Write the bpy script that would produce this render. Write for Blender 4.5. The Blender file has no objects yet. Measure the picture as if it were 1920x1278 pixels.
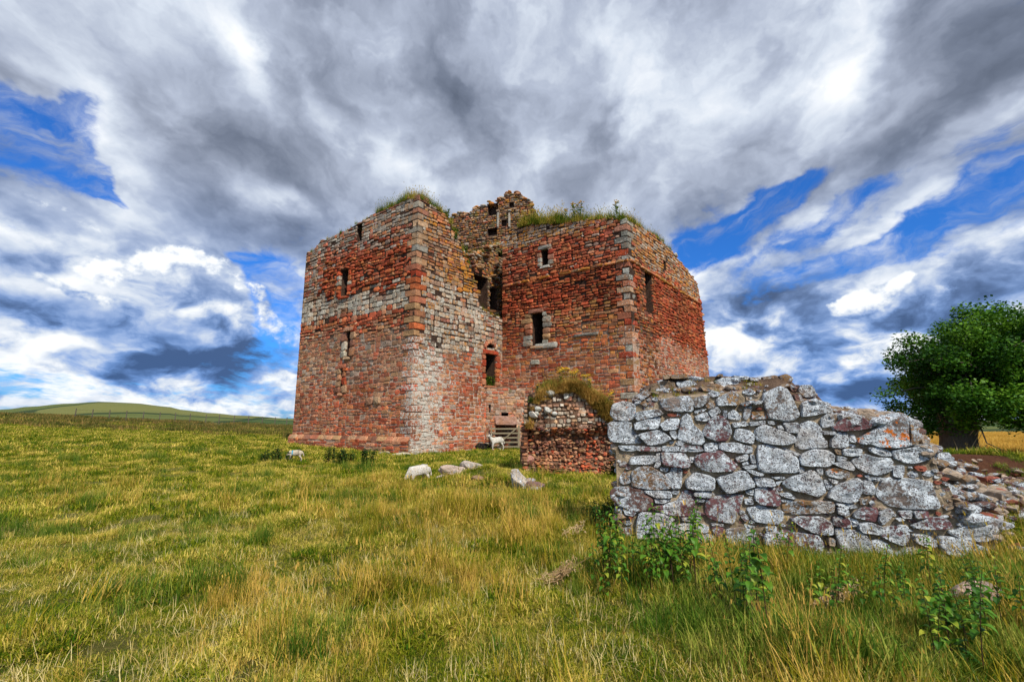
import bpy, math, random
import numpy as np
from mathutils import Vector, noise as mnoise

SC = bpy.context.scene
COL = SC.collection
random.seed(7)
RNG = np.random.default_rng(7)

# ------------------------------------------------------------------ camera
FPX = 890.0                       # focal length in pixels of the 1920 px wide photograph
PITCH = math.atan(156 / FPX)      # the camera looks up by about ten degrees
EYE = 1.6
cam_d = bpy.data.cameras.new('camera')
cam_d.sensor_width = 36.0
cam_d.lens = FPX / 1920 * 36.0
cam_d.clip_start = 0.05
cam_d.clip_end = 6000
cam = bpy.data.objects.new('camera', cam_d)
cam.location = (0, 0, EYE)
cam.rotation_euler = (math.pi / 2 + PITCH, 0, 0)
COL.objects.link(cam)
SC.camera = cam


def ray(px, py):
    du = (px - 960) / FPX
    dv = (639 - py) / FPX
    c, s = math.cos(PITCH), math.sin(PITCH)
    return Vector((du, c - dv * s, s + dv * c))


def at(px, py, Y):
    d = ray(px, py)
    return Vector((d.x / d.y * Y, Y, EYE + d.z / d.y * Y))


# ------------------------------------------------------------------ view + light
SC.view_settings.view_transform = 'Standard'
SC.view_settings.look = 'None'
SC.view_settings.exposure = 0.22
SC.view_settings.gamma = 1.0
SC.view_settings.use_curve_mapping = False
SC.cycles.max_bounces = 5
SC.cycles.transparent_max_bounces = 6

SUN_EL = math.radians(46)
SUN_AZ = math.radians(152)        # measured clockwise from the view direction: behind, to the right
sun_dir = Vector((math.sin(SUN_AZ) * math.cos(SUN_EL), math.cos(SUN_AZ) * math.cos(SUN_EL), math.sin(SUN_EL)))
sd = bpy.data.lights.new('sun', 'SUN')
sd.energy = 4.3
sd.angle = math.radians(3)
sd.color = (1.0, 0.925, 0.80)
sun = bpy.data.objects.new('sun', sd)
sun.rotation_euler = sun_dir.to_track_quat('Z', 'Y').to_euler()
COL.objects.link(sun)


# ------------------------------------------------------------------ node expressions
class G:
    """a node tree with short helpers; sockets are wrapped so that + - * / build math nodes"""

    def __init__(self, tree):
        self.t = tree
        self.n = tree.nodes
        self.l = tree.links

    def node(self, kind, **kw):
        nd = self.n.new(kind)
        for k, v in kw.items():
            setattr(nd, k, v)
        return nd

    def put(self, sock, v):
        if isinstance(v, S):
            self.l.new(v.s, sock)
        elif v is not None:
            if hasattr(sock, 'default_value') and not isinstance(v, (int, float)) and len(v) == 3 and len(sock.default_value) == 4:
                v = (*v, 1)
            sock.default_value = v

    def m(self, op, a, b=None, c=None, clamp=False):
        nd = self.node('ShaderNodeMath', operation=op, use_clamp=clamp)
        for i, v in enumerate((a, b, c)):
            if v is not None:
                self.put(nd.inputs[i], v)
        return S(self, nd.outputs[0])

    def ramp(self, v, a, b, lo=0.0, hi=1.0, smooth=True):
        nd = self.node('ShaderNodeMapRange', interpolation_type='SMOOTHSTEP' if smooth else 'LINEAR')
        for i, x in enumerate((v, a, b, lo, hi)):
            self.put(nd.inputs[i], x)
        return S(self, nd.outputs[0])

    def mix(self, f, a, b, blend='MIX'):
        nd = self.node('ShaderNodeMix', data_type='RGBA', blend_type=blend)
        self.put(nd.inputs[0], f)
        self.put(nd.inputs[6], a)
        self.put(nd.inputs[7], b)
        return S(self, nd.outputs[2])

    def vec(self, x, y, z):
        nd = self.node('ShaderNodeCombineXYZ')
        for i, v in enumerate((x, y, z)):
            self.put(nd.inputs[i], v)
        return S(self, nd.outputs[0])

    def sep(self, v):
        nd = self.node('ShaderNodeSeparateXYZ')
        self.put(nd.inputs[0], v)
        return [S(self, o) for o in nd.outputs]

    def vm(self, op, a, b=None, scale=None):
        nd = self.node('ShaderNodeVectorMath', operation=op)
        self.put(nd.inputs[0], a)
        if b is not None:
            self.put(nd.inputs[1], b)
        if scale is not None:
            self.put(nd.inputs[3], scale)
        return S(self, nd.outputs[0])

    def noise(self, v, scale, detail=4, rough=0.55, dist=0.0, lac=2.0, color=False, w=None):
        nd = self.node('ShaderNodeTexNoise', noise_dimensions='3D' if w is None else '4D')
        self.put(nd.inputs['Vector'], v)
        if w is not None:
            self.put(nd.inputs['W'], w)
        self.put(nd.inputs['Scale'], scale)
        self.put(nd.inputs['Detail'], detail)
        self.put(nd.inputs['Roughness'], rough)
        self.put(nd.inputs['Distortion'], dist)
        self.put(nd.inputs['Lacunarity'], lac)
        return S(self, nd.outputs['Color' if color else 'Fac'])

    def voro(self, v, scale, feature='F1', out='Distance', rnd=1.0):
        nd = self.node('ShaderNodeTexVoronoi', feature=feature)
        self.put(nd.inputs['Vector'], v)
        self.put(nd.inputs['Scale'], scale)
        self.put(nd.inputs['Randomness'], rnd)
        return S(self, nd.outputs[out])


class S:
    def __init__(self, g, s):
        self.g, self.s = g, s

    def __add__(self, o): return self.g.m('ADD', self, o)
    __radd__ = __add__
    def __sub__(self, o): return self.g.m('SUBTRACT', self, o)
    def __rsub__(self, o): return self.g.m('SUBTRACT', o, self)
    def __mul__(self, o): return self.g.m('MULTIPLY', self, o)
    __rmul__ = __mul__
    def __truediv__(self, o): return self.g.m('DIVIDE', self, o)


# ------------------------------------------------------------------ sky: Nishita air with a broken cloud deck in it
def build_sky():
    w = bpy.data.worlds.new('World')
    SC.world = w
    w.use_nodes = True
    g = G(w.node_tree)
    g.n.clear()
    sky = g.node('ShaderNodeTexSky', sky_type='NISHITA', sun_disc=False)
    sky.sun_elevation = SUN_EL
    sky.sun_rotation = SUN_AZ
    air = g.mix(1.0, S(g, sky.outputs[0]), (0.20, 0.68, 1.46), 'MULTIPLY')
    d = S(g, g.node('ShaderNodeTexCoord').outputs['Generated'])
    x, y, z = g.sep(d)
    az = g.m('ARCTAN2', x, y)
    zc = g.m('MINIMUM', g.m('MAXIMUM', z, -0.05), 0.999)
    el = g.m('ARCSINE', zc)

    def blob(px, py, rx, ry, rot, wt):
        v = ray(px, py).normalized()
        a0, e0 = math.atan2(v.x, v.y), math.asin(v.z)
        # local size: pixels to radians at that place
        k = 1 / (FPX * (1 + ((px - 960) / FPX) ** 2 + ((639 - py) / FPX) ** 2) ** 0.6)
        c, s = math.cos(math.radians(rot)), math.sin(math.radians(rot))
        da, de = az - a0, el - e0
        ce = math.cos(e0)
        p = (da * (c * ce / (rx * k))) + (de * (-s / (rx * k)))
        q = (da * (s * ce / (ry * k))) + (de * (c / (ry * k)))
        r2 = p * p + q * q
        return g.m('POWER', 2.718, r2 * -1.0) * wt

    def total(bl):
        t = None
        for b in bl:
            v = blob(*b)
            t = v if t is None else t + v
        return t

    # --- shared warp, used by both layers and by the placement of holes
    zz = zc + 0.16
    P = g.vec(x / zz, y / zz * 0.62, 0.0)
    wz = g.noise(g.vec(az * 2.0, el * 2.6, 0.0), 2.2, 5, 0.55, color=True)
    warp = g.vm('SUBTRACT', wz, (0.5, 0.5, 0.5))
    wx, wy, _ = g.sep(warp)
    Pw = g.vm('ADD', P, g.vm('SCALE', warp, scale=0.33))
    az0, el0 = az, el
    az = az + wx * 0.16
    el = el + wy * 0.16
    # --- cover: how much cloud
    cov = total(SKY_COVER)
    # --- tone: light and dark inside the deck
    tone = total(SKY_TONE)
    n1 = g.noise(Pw, 1.75, 9, 0.50)
    n2 = g.noise(g.vm('ADD', Pw, (0.06, -0.05, 3.0)), 1.15, 6, 0.5)
    n1b = g.noise(g.vm('ADD', Pw, (-0.07, 0.06, 0.0)), 1.75, 4, 0.5)
    fine = g.noise(Pw, 7.5, 7, 0.62)
    upper = (n1 - 0.5) * 1.5 + (n2 - 0.5) * 0.9 + (fine - 0.5) * 0.25
    # low cumulus: rounded heads, in angular space
    Q = g.vec(az0 * 3.2, el0 * 5.2, 1.7)
    Qw = g.vm('ADD', Q, g.vm('SCALE', g.vm('SUBTRACT', g.noise(Q, 2.0, 4, 0.5, color=True), (0.5, 0.5, 0.5)), scale=0.35))
    c1 = g.noise(Qw, 1.5, 9, 0.56)
    c2 = g.noise(g.vm('ADD', Qw, (-0.05, 0.16, 0.0)), 1.5, 4, 0.5)
    low = g.ramp(el0, 0.40, 0.12)
    # cover masks
    wisp = g.noise(g.vec(az * 3.0 + el * 1.5, el * 9.0 - az * 3.0, 4.0), 2.6, 8, 0.62, dist=0.4)
    cover = g.ramp(upper + cov + (fine - 0.5) * 0.9, -0.42, 0.10)
    cover = g.m('MAXIMUM', cover, g.ramp(wisp, 0.40, 0.76) * 0.85)
    relief = (n1 - n1b) * 1.6
    t_up = 0.545 + tone * 1.25 + (n1 - 0.5) * 1.35 + (n2 - 0.5) * 0.7 + relief * 1.1 + (fine - 0.5) * 0.30
    cum = g.ramp(c1, 0.40, 0.60)
    t_lo = 0.61 + tone * 1.15 + (c1 - c2) * 3.1 + (g.noise(Qw, 5.0, 6, 0.55) - 0.5) * 0.5 + (cum - 0.5) * 0.55
    t = g.m('ADD', t_up * (1.0 - low), t_lo * low)
    # opaque heads placed where the photograph has them
    heads = total(SKY_HEADS)
    hd = g.noise(g.vec(az0 * 6, el0 * 7, 0.0), 2.2, 8, 0.6)
    hd2 = g.noise(g.vec(az0 * 6 - 0.05, el0 * 7 + 0.22, 0.0), 2.2, 4, 0.6)
    hm = g.ramp(heads + (hd - 0.5) * 2.4 * g.m('MINIMUM', heads * 3.0, 1.0), 0.42, 0.82)
    t = g.m('ADD', t * (1.0 - hm), hm * (0.62 + (hd - hd2) * 2.6 + (hd - 0.5) * 0.5 + heads * 0.28))
    cover = g.m('MAXIMUM', cover, hm)
    cr = g.node('ShaderNodeValToRGB')
    g.put(cr.inputs[0], g.m('MULTIPLY', t, 1.0, clamp=True))
    e = cr.color_ramp.elements
    stops = [(0.0, (0.105, 0.130, 0.185)), (0.22, (0.185, 0.220, 0.300)), (0.42, (0.31, 0.355, 0.46)), (0.60, (0.47, 0.53, 0.66)),
             (0.78, (0.70, 0.77, 0.88)), (1.0, (1.0, 1.03, 1.07))]
    e[0].position, e[0].color = stops[0][0], (*stops[0][1], 1)
    e[1].position, e[1].color = stops[-1][0], (*stops[-1][1], 1)
    for p, c in stops[1:-1]:
        k = e.new(p)
        k.color = (*c, 1)
    cloud = S(g, cr.outputs[0])
    # clouds low on the horizon take the blue of the air in front of them
    blue = g.ramp(el0, 0.50, 0.02) * 0.95
    cloud = g.mix(blue * g.ramp(t, 0.85, 0.3), cloud, g.mix(1.0, cloud, (0.55, 0.97, 1.62), 'MULTIPLY'))
    CL = 8.6       # cloud radiance in the units of the Nishita sky
    cloud = g.vm('SCALE', cloud, scale=CL)
    col = g.mix(cover, air, cloud)
    bg = g.node('ShaderNodeBackground')
    g.put(bg.inputs[0], col)
    bg.inputs[1].default_value = 0.10
    out = g.node('ShaderNodeOutputWorld')
    g.l.new(bg.outputs[0], out.inputs[0])
    w.cycles.sampling_method = 'MANUAL'
    w.cycles.sample_map_resolution = 512


# (px, py, radius x, radius y, tilt, weight): where the deck opens (-) and closes (+)
SKY_COVER = [
    (30, 240, 105, 62, 0, -1.7), (150, 305, 60, 36, 20, -1.3), (300, 250, 80, 100, 0, 0.5), (80, 200, 120, 30, -10, -0.5), (200, 345, 40, 12, 10, -0.9),
    (1440, 385, 115, 28, -16, -1.1), (1330, 445, 70, 34, -30, -1.0), (1600, 400, 150, 26, -18, -0.75), (1730, 300, 160, 50, -25, 0.5), (1640, 475, 190, 24, -14, -1.0), (1850, 370, 120, 32, -24, -1.3),
    (1500, 60, 20, 90, 15, -0.35), (1900, 320, 60, 50, 0, -0.6),
    (515, 560, 38, 75, 10, -1.1), (350, 487, 22, 10, 0, -1.0), (480, 490, 30, 14, 0, -0.7), (20, 420, 60, 30, 0, -0.15),
    (600, 200, 500, 190, 0, 0.8), (1150, 200, 300, 160, 0, 0.7), (1650, 170, 230, 150, -15, 0.8), (250, 560, 260, 120, 0, 0.6),
    (1550, 620, 260, 110, 0, 0.7), (200, 60, 300, 80, 0, 0.6), (1500, 310, 110, 50, -20, 0.3),
]
SKY_TONE = [
    (560, 40, 260, 90, 30, -0.16), (620, 160, 90, 60, 40, -0.10), (880, 190, 130, 90, 60, -0.20), (1000, 60, 140, 70, 0, -0.08),
    (380, 150, 60, 110, -25, -0.10), (1880, 100, 90, 130, 20, -0.20), (1770, 170, 160, 90, -20, -0.06), (1580, 340, 190, 36, -22, -0.20), (240, 180, 130, 50, -35, -0.10), (1090, 60, 120, 60, 20, 0.10), (740, 90, 110, 40, 35, 0.10), (1310, 110, 90, 120, -20, 0.08),
    (430, 400, 190, 48, 12, -0.22), (620, 60, 120, 70, 40, -0.10), (540, 470, 60, 40, 0, -0.18), (300, 620, 200, 36, 6, -0.34), (430, 690, 110, 50, 0, -0.18),
    (80, 460, 120, 60, 0, -0.16), (60, 550, 120, 26, 0, -0.18), (1620, 700, 180, 40, -8, -0.22), (1450, 560, 130, 60, 0, -0.10),
    (40, 120, 90, 24, 25, 0.16), (470, 125, 70, 30, 38, 0.24), (180, 230, 40, 90, -28, 0.30), (260, 320, 70, 30, 30, 0.22),
    (530, 365, 60, 26, 20, 0.34), (790, 320, 90, 30, 10, 0.20), (600, 175, 50, 20, 45, 0.10), (1240, 260, 40, 60, -40, 0.18),
    (1180, 380, 120, 40, -25, 0.16), (1600, 110, 140, 40, -32, 0.24), (1380, 200, 110, 50, 0, 0.16), (1850, 230, 70, 30, -30, 0.20),
    (1290, 540, 60, 110, 0, 0.22), (150, 560, 60, 25, 0, 0.10), (540, 700, 70, 60, 0, 0.30), (250, 755, 330, 20, 0, 0.22),
    (1700, 640, 60, 40, 0, 0.05), (1830, 470, 120, 30, -12, 0.20), (1500, 770, 200, 18, 0, 0.20),
]
SKY_HEADS = [
    (270, 495, 70, 30, 0, 1.1), (170, 535, 70, 17, 12, 1.0), (430, 520, 55, 45, 20, 0.9), (500, 600, 30, 45, -20, 0.8),
    (1600, 595, 55, 22, 0, 1.2), (1665, 555, 50, 24, -35, 1.1), (1750, 560, 55, 24, 0, 0.7), (130, 400, 150, 24, 14, 0.6),
    (1400, 680, 50, 18, -10, 0.65), (1690, 650, 35, 20, -30, 0.6), (100, 690, 60, 12, 0, 0.5), (560, 640, 30, 40, 0, 0.7),
]
build_sky()


# ------------------------------------------------------------------ helpers
def clamp(v, a, b): return max(a, min(b, v))
def lerp(a, b, t): return a + (b - a) * t
def sstep(v, a, b):
    t = clamp((v - a) / (b - a), 0, 1)
    return t * t * (3 - 2 * t)
def n2(x, y, s=1.0, o=0.0): return mnoise.noise(Vector((x * s + o, y * s - o, o * 1.7)))


class MB:
    """collects faces with a colour per face group"""

    def __init__(self):
        self.v, self.f, self.c, self.w = [], [], [], []

    def add(self, verts, faces, col=(0.5, 0.5, 0.5), wet=(0, 0, 0)):
        b = len(self.v)
        self.v.extend(verts)
        self.f.extend([tuple(i + b for i in fc) for fc in faces])
        self.c.extend([col] * len(verts))
        self.w.extend([wet] * len(verts))

    def build(self, name, mat, parent=None, smooth=False, origin=None):
        me = bpy.data.meshes.new(name)
        o = Vector(origin) if origin is not None else Vector((0, 0, 0))
        vs = [(v[0] - o.x, v[1] - o.y, v[2] - o.z) for v in self.v]
        me.from_pydata(vs, [], self.f)
        a = me.color_attributes.new('Col', 'FLOAT_COLOR', 'POINT')
        a.data.foreach_set('color', np.array([(*c[:3], 1.0) for c in self.c], dtype=np.float32).ravel())
        a = me.color_attributes.new('Wear', 'FLOAT_COLOR', 'POINT')
        a.data.foreach_set('color', np.array([(*c[:3], 1.0) for c in self.w], dtype=np.float32).ravel())
        if smooth:
            me.polygons.foreach_set('use_smooth', [True] * len(me.polygons))
        me.materials.append(mat)
        me.update()
        ob = bpy.data.objects.new(name, me)
        ob.location = o
        COL.objects.link(ob)
        if parent is not None:
            ob.parent = parent
            ob.matrix_parent_inverse = parent_inv(parent)
        return ob


def parent_inv(p):
    # parents never rotate, and every loc is written in world coordinates, so one translation undoes them all
    from mathutils import Matrix
    return Matrix.Translation(-Vector(p.location))


def tag(o, label=None, cat=None, group=None, kind=None):
    if label: o['label'] = label
    if cat: o['category'] = cat
    if group: o['group'] = group
    if kind: o['kind'] = kind
    return o


def empty(name, loc, label=None, cat=None, group=None, kind=None):
    o = bpy.data.objects.new(name, None)
    o.location = loc
    o.empty_display_size = 0.2
    COL.objects.link(o)
    return tag(o, label, cat, group, kind)


def box_vf(lo, hi):
    x0, y0, z0 = lo
    x1, y1, z1 = hi
    v = [(x0, y0, z0), (x1, y0, z0), (x1, y1, z0), (x0, y1, z0), (x0, y0, z1), (x1, y0, z1), (x1, y1, z1), (x0, y1, z1)]
    f = [(0, 3, 2, 1), (4, 5, 6, 7), (0, 1, 5, 4), (1, 2, 6, 5), (2, 3, 7, 6), (3, 0, 4, 7)]
    return v, f


def tube_vf(pts, radii, n=6, cap=True):
    pts = [Vector(p) for p in pts]
    vs, fs = [], []
    for i, p in enumerate(pts):
        t = (pts[min(i + 1, len(pts) - 1)] - pts[max(i - 1, 0)])
        t = t.normalized() if t.length > 1e-9 else Vector((0, 0, 1))
        a = t.cross(Vector((0.31, 0.2, 0.93)))
        if a.length < 1e-3: a = t.cross(Vector((1, 0, 0)))
        a.normalize()
        b = t.cross(a)
        r = radii[i] if hasattr(radii, '__len__') else radii
        for k in range(n):
            an = 2 * math.pi * k / n
            vs.append(tuple(p + a * (math.cos(an) * r) + b * (math.sin(an) * r)))
    for i in range(len(pts) - 1):
        for k in range(n):
            k2 = (k + 1) % n
            fs.append((i * n + k, i * n + k2, (i + 1) * n + k2, (i + 1) * n + k))
    if cap:
        fs.append(tuple(range(n - 1, -1, -1)))
        fs.append(tuple((len(pts) - 1) * n + k for k in range(n)))
    return vs, fs


def mat(name, fn):
    m = bpy.data.materials.new(name)
    m.use_nodes = True
    g = G(m.node_tree)
    b = g.n['Principled BSDF']
    b.inputs['Roughness'].default_value = 0.9
    b.inputs['Specular IOR Level'].default_value = 0.06
    fn(g, b)
    return m


def attr(g, name, kind='GEOMETRY'):
    nd = g.node('ShaderNodeAttribute', attribute_name=name, attribute_type=kind)
    return S(g, nd.outputs['Color'])


def bump(g, b, h, dist, strength=1.0):
    nd = g.node('ShaderNodeBump')
    g.put(nd.inputs['Height'], h)
    nd.inputs['Distance'].default_value = dist
    nd.inputs['Strength'].default_value = strength
    g.l.new(nd.outputs[0], b.inputs['Normal'])


def pos(g):
    return S(g, g.node('ShaderNodeNewGeometry').outputs['Position'])


def m_sandstone(g, b):
    """castle stone: own colour x grain, pale and orange lichen where the Wear attribute allows it"""
    p = pos(g)
    base = attr(g, 'Col')
    wr = g.sep(attr(g, 'Wear'))
    na = g.noise(p, 3.5, 6, 0.65)
    nb = g.noise(p, 14.0, 5, 0.7)
    v = g.ramp(na * 0.6 + nb * 0.55, 0.36, 0.80, 0.40, 1.75, smooth=False)
    col = g.vm('MULTIPLY', base, g.vec(v, v, v))
    stain = g.noise(g.vm('ADD', p, (7.7, 2.2, 3.1)), 1.6, 6, 0.65)
    col = g.mix(g.ramp(stain, 0.50, 0.66) * 0.5, col, (0.38, 0.17, 0.07))
    # soot-dark crust and pits
    dk = g.ramp(g.noise(p, 6.0, 6, 0.75), 0.56, 0.66, 0.0, 0.55)
    col = g.mix(dk, col, (0.045, 0.03, 0.026))
    wl = g.noise(p, 9.0, 8, 0.75)
    white = g.ramp(wl + wr[0] * 0.42 + (g.noise(p, 1.3, 3) - 0.5) * 0.25, 0.74, 0.80)
    col = g.mix(white * 0.9, col, g.mix(g.noise(p, 20, 3), (0.40, 0.39, 0.34), (0.66, 0.67, 0.62)))
    og = g.ramp(g.noise(g.vm('ADD', p, (9.1, 3.3, 1.7)), 5.0, 7, 0.75) + wr[1] * 0.40, 0.70, 0.78)
    col = g.mix(og * 0.85, col, g.mix(nb, (0.42, 0.10, 0.012), (0.55, 0.30, 0.03)))
    gm = g.ramp(g.noise(g.vm('ADD', p, (2.1, 7.3, 4.7)), 2.2, 6, 0.7) + wr[2] * 0.40, 0.72, 0.84)
    col = g.mix(gm * 0.7, col, (0.10, 0.11, 0.035))
    g.put(b.inputs['Base Color'], col)
    bump(g, b, na * 0.7 + g.noise(p, 28, 6, 0.7) * 0.45, 0.05, 0.9)


def m_mortar(g, b):
    p = pos(g)
    n = g.noise(p, 5.0, 8, 0.7)
    base = attr(g, 'Col')
    v = g.ramp(n, 0.35, 0.68, 0.45, 1.4, smooth=False)
    g.put(b.inputs['Base Color'], g.vm('MULTIPLY', base, g.vec(v, v, v)))
    bump(g, b, g.noise(p, 18, 6, 0.75), 0.06, 1.0)


def m_fieldstone(g, b):
    """front wall: purple-brown stone under a crust of blue-white lichen pitted with dark specks"""
    p = pos(g)
    base = attr(g, 'Col')
    wr = g.sep(attr(g, 'Wear'))
    na = g.noise(p, 7.0, 6, 0.65)
    v = g.ramp(na, 0.3, 0.7, 0.55, 1.45, smooth=False)
    col = g.vm('MULTIPLY', base, g.vec(v, v, v))
    fine = g.noise(p, 30.0, 5, 0.75)
    big = g.noise(p, 5.5, 5, 0.6)
    cover = g.ramp(fine * 0.80 + big * 0.75 + wr[0] * 0.30, 0.90, 0.95)
    lich = g.mix(g.ramp(g.noise(p, 13, 5, 0.7), 0.38, 0.62), (0.38, 0.42, 0.46), (0.76, 0.84, 0.91))
    lich = g.mix(g.ramp(g.noise(p, 2.3, 5, 0.65), 0.48, 0.66) * 0.6, lich, (0.50, 0.46, 0.42))
    col = g.mix(cover * 0.95, col, lich)
    vo = g.voro(g.vm('ADD', p, g.vm('SCALE', g.noise(p, 30, 3, color=True), scale=0.02)), 42.0)
    specks0 = g.ramp(g.noise(p, 60.0, 4, 0.7), 0.56, 0.62) * cover
    specks = g.ramp(vo + (g.noise(p, 11.0, 3) - 0.5) * 0.8, 0.36, 0.26) * cover
    specks = g.m('MAXIMUM', specks, specks0)
    col = g.mix(specks * 0.85, col, (0.055, 0.03, 0.035))
    og = g.ramp(g.noise(g.vm('ADD', p, (5.1, 3.3, 1.7)), 9.0, 5, 0.65) + wr[1] * 0.45, 0.78, 0.84)
    col = g.mix(og * 0.95, col, g.mix(fine, (0.60, 0.10, 0.005), (0.80, 0.26, 0.02)))
    br = g.ramp(g.noise(g.vm('ADD', p, (1.1, 8.3, 2.7)), 12.0, 6, 0.7) + wr[2] * 0.4, 0.72, 0.84)
    col = g.mix(br * 0.8, col, (0.24, 0.12, 0.045))
    g.put(b.inputs['Base Color'], col)
    bump(g, b, na * 1.0 + fine * 0.6 + cover * 0.12 - specks * 0.2, 0.05, 1.0)


MAT_STONE = mat('weathered_sandstone', m_sandstone)
MAT_MORTAR = mat('rough_mortar', m_mortar)
MAT_FIELD = mat('lichened_fieldstone', m_fieldstone)


def leafy(name, c0, c1, c2, scale=1.2, trans=0.25, rough=0.55, kind='random'):
    """foliage: colour varies from piece to piece and from place to place"""
    def fn(g, b):
        b.inputs['Specular IOR Level'].default_value = 0.04 if rough > .5 else 0.2
        oi = g.node('ShaderNodeObjectInfo')
        r = S(g, oi.outputs['Random'])
        c = g.sep(attr(g, 'Col'))
        p = pos(g)
        n = g.noise(p, scale, 4, 0.6)
        f = g.m('ADD', (c[0] - 0.5) * 0.95 + (r - 0.5) * 0.35, g.ramp(n, 0.32, 0.68, -0.35, 0.35) + 0.5, clamp=True)
        col = g.mix(g.ramp(f, 0.0, 0.5), c0, c1)
        col = g.mix(g.ramp(f, 0.5, 1.0), col, c2)
        g.put(b.inputs['Base Color'], col)
        b.inputs['Roughness'].default_value = rough
        tr = g.node('ShaderNodeBsdfTranslucent')
        g.put(tr.inputs[0], col)
        mx = g.node('ShaderNodeMixShader')
        mx.inputs[0].default_value = trans
        g.l.new(b.outputs[0], mx.inputs[1])
        g.l.new(tr.outputs[0], mx.inputs[2])
        g.l.new(mx.outputs[0], g.n['Material Output'].inputs[0])
    return mat(name, fn)


# ------------------------------------------------------------------ the ground
def tussock(x, y):
    """0..1: where the sward grows into humps"""
    return sstep(n2(x, y * 1.3, 1.05, 12.3) + .5 * n2(x, y, 2.7, 8.8), -.08, .42)


def ground(x, y):
    z = 0.09 * n2(x, y, 0.16, 3.1) + 0.045 * n2(x, y, 0.55, 9.4)
    r = math.hypot(x, y)
    if r < 40:
        z += 0.028 * n2(x, y, 1.9, 1.4) + 0.05 * tussock(x, y) * (1 if r < 24 else .3)
    # the field climbs to the left and falls away behind its crest
    z += 0.041 * max(0.0, -x - 4) * sstep(y, 8, 34) * (1 - 0.8 * sstep(y, 78, 130)) * (1 - 0.5 * sstep(-x, 60, 160))
    z += 0.20 * sstep(-x - 0.62 * y, 0, 22) * sstep(y, 40, 56) * (1 - sstep(y, 70, 95)) * (0.7 + 0.6 * n2(x, y, 0.09, 5.5))
    # castle stands on a slight platform
    z += 0.15 * math.exp(-((x - 1) / 9) ** 2 - ((y - 31) / 6) ** 2)
    # mound with boulders
    z += 0.40 * math.exp(-((x + 0.50) / 1.35) ** 2 - ((y - 13.4) / 1.2) ** 2)
    # swell of long grass in the middle distance
    z += 0.14 * math.exp(-((x + 1.2) / 2.4) ** 2 - ((y - 8.3) / 1.3) ** 2)
    # spoil heap and earth bank behind the right end of the grey wall
    z += (0.60 * sstep(y, 6.2, 8.0) + 0.32 * sstep(y, 8.25, 8.85)) * sstep(x + 0.25 * n2(x, y, 1.3, 2.2), 4.9, 6.6) * sstep(y, 17, 9.2) * (1 - 0.32 * sstep(x, 8, 12))
    z += 0.16 * sstep(n2(x, y, 1.0, 21.3), -.1, .5) * sstep(x, 5.2, 6.5) * sstep(y, 6.6, 7.6) * sstep(y, 13, 9)
    if 4.5 < x < 14 and 5.5 < y < 10:
        z += (0.09 * n2(x, y, 2.6, 7.7) + 0.05 * n2(x, y, 6.5, 1.7)) * sstep(x, 4.5, 5.5)
    # far country
    if r > 120:
        z -= 6.0 * sstep(r, 120, 500)
    return z


def cut_amount(x, y):
    """bare red soil on the face of the bank"""
    s = (.62 * sstep(y, 6.7, 7.3) + .5 * sstep(y, 7.7, 8.2)) * sstep(y, 9.05, 8.85) * sstep(x, 5.2, 6.3)
    return clamp(s * (1.1 + 0.9 * n2(x, y, 1.1, 4.0)) - 0.12, 0, 1)


def gold_amount(x, y):
    """ripe barley field right of and behind the tree"""
    return sstep(y + 0.10 * x, 24.2, 24.9) * sstep(x - 0.36 * y, 2, 5) * (1 - sstep(y, 210, 240))


def brown_amount(x, y):
    """uncut reddish-brown grass on the crest of the field"""
    return sstep(-x - 0.40 * y, -4, 6) * sstep(y, 34, 46) * (1 - sstep(y, 90, 110))


def m_ground(g, b):
    p = pos(g)
    c = g.sep(attr(g, 'Col'))          # bare soil, gold, brown
    n = g.noise(p, 1.3, 8, 0.68)
    f = g.noise(p, 26.0, 6, 0.75)
    grass = g.mix(g.ramp(n, 0.36, 0.66), (0.035, 0.065, 0.007), (0.15, 0.145, 0.018))
    grass = g.mix(g.ramp(f, 0.45, 0.62), grass, (0.22, 0.18, 0.055))
    grass = g.mix(g.ramp(g.noise(g.vm('MULTIPLY', p, (1, 1.6, 1)), 95.0, 5, 0.85), 0.50, 0.60), g.mix(0.5, grass, (0.012, 0.02, 0.004)), g.mix(0.55, grass, (0.40, 0.34, 0.10)))
    big = g.noise(g.vm('MULTIPLY', p, (1, 0.5, 1)), 0.11, 6, 0.6)
    grass = g.mix(g.ramp(big, 0.42, 0.62) * 0.55, grass, (0.20, 0.19, 0.05))
    brown = g.mix(g.ramp(g.noise(p, 0.55, 8, 0.7), 0.4, 0.62), (0.035, 0.050, 0.012), (0.13, 0.11, 0.035))
    col = g.mix(c[2], grass, brown)
    stripes = g.noise(g.vm('MULTIPLY', p, (0.35, 1.8, 1)), 0.9, 5, 0.6)
    col = g.mix(c[1], col, g.mix(g.ramp(stripes, 0.35, 0.65), (0.42, 0.235, 0.045), (0.66, 0.42, 0.09)))
    soil = g.mix(g.noise(p, 7, 8, 0.75), (0.035, 0.012, 0.008), (0.22, 0.10, 0.055))
    col = g.mix(g.ramp(c[0] + (f - 0.5) * 0.9 + (n - 0.5) * 0.8, 0.40, 0.6), col, soil)
    g.put(b.inputs['Base Color'], col)
    fin = g.noise(p, 110.0, 4, 0.8)
    bump(g, b, f * 0.7 + n + fin * 0.6 + g.noise(p, 9, 6, 0.7) * c[0] * 2.0, 0.06, 1.0)


MAT_GROUND = mat('turf_and_soil', m_ground)


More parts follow.
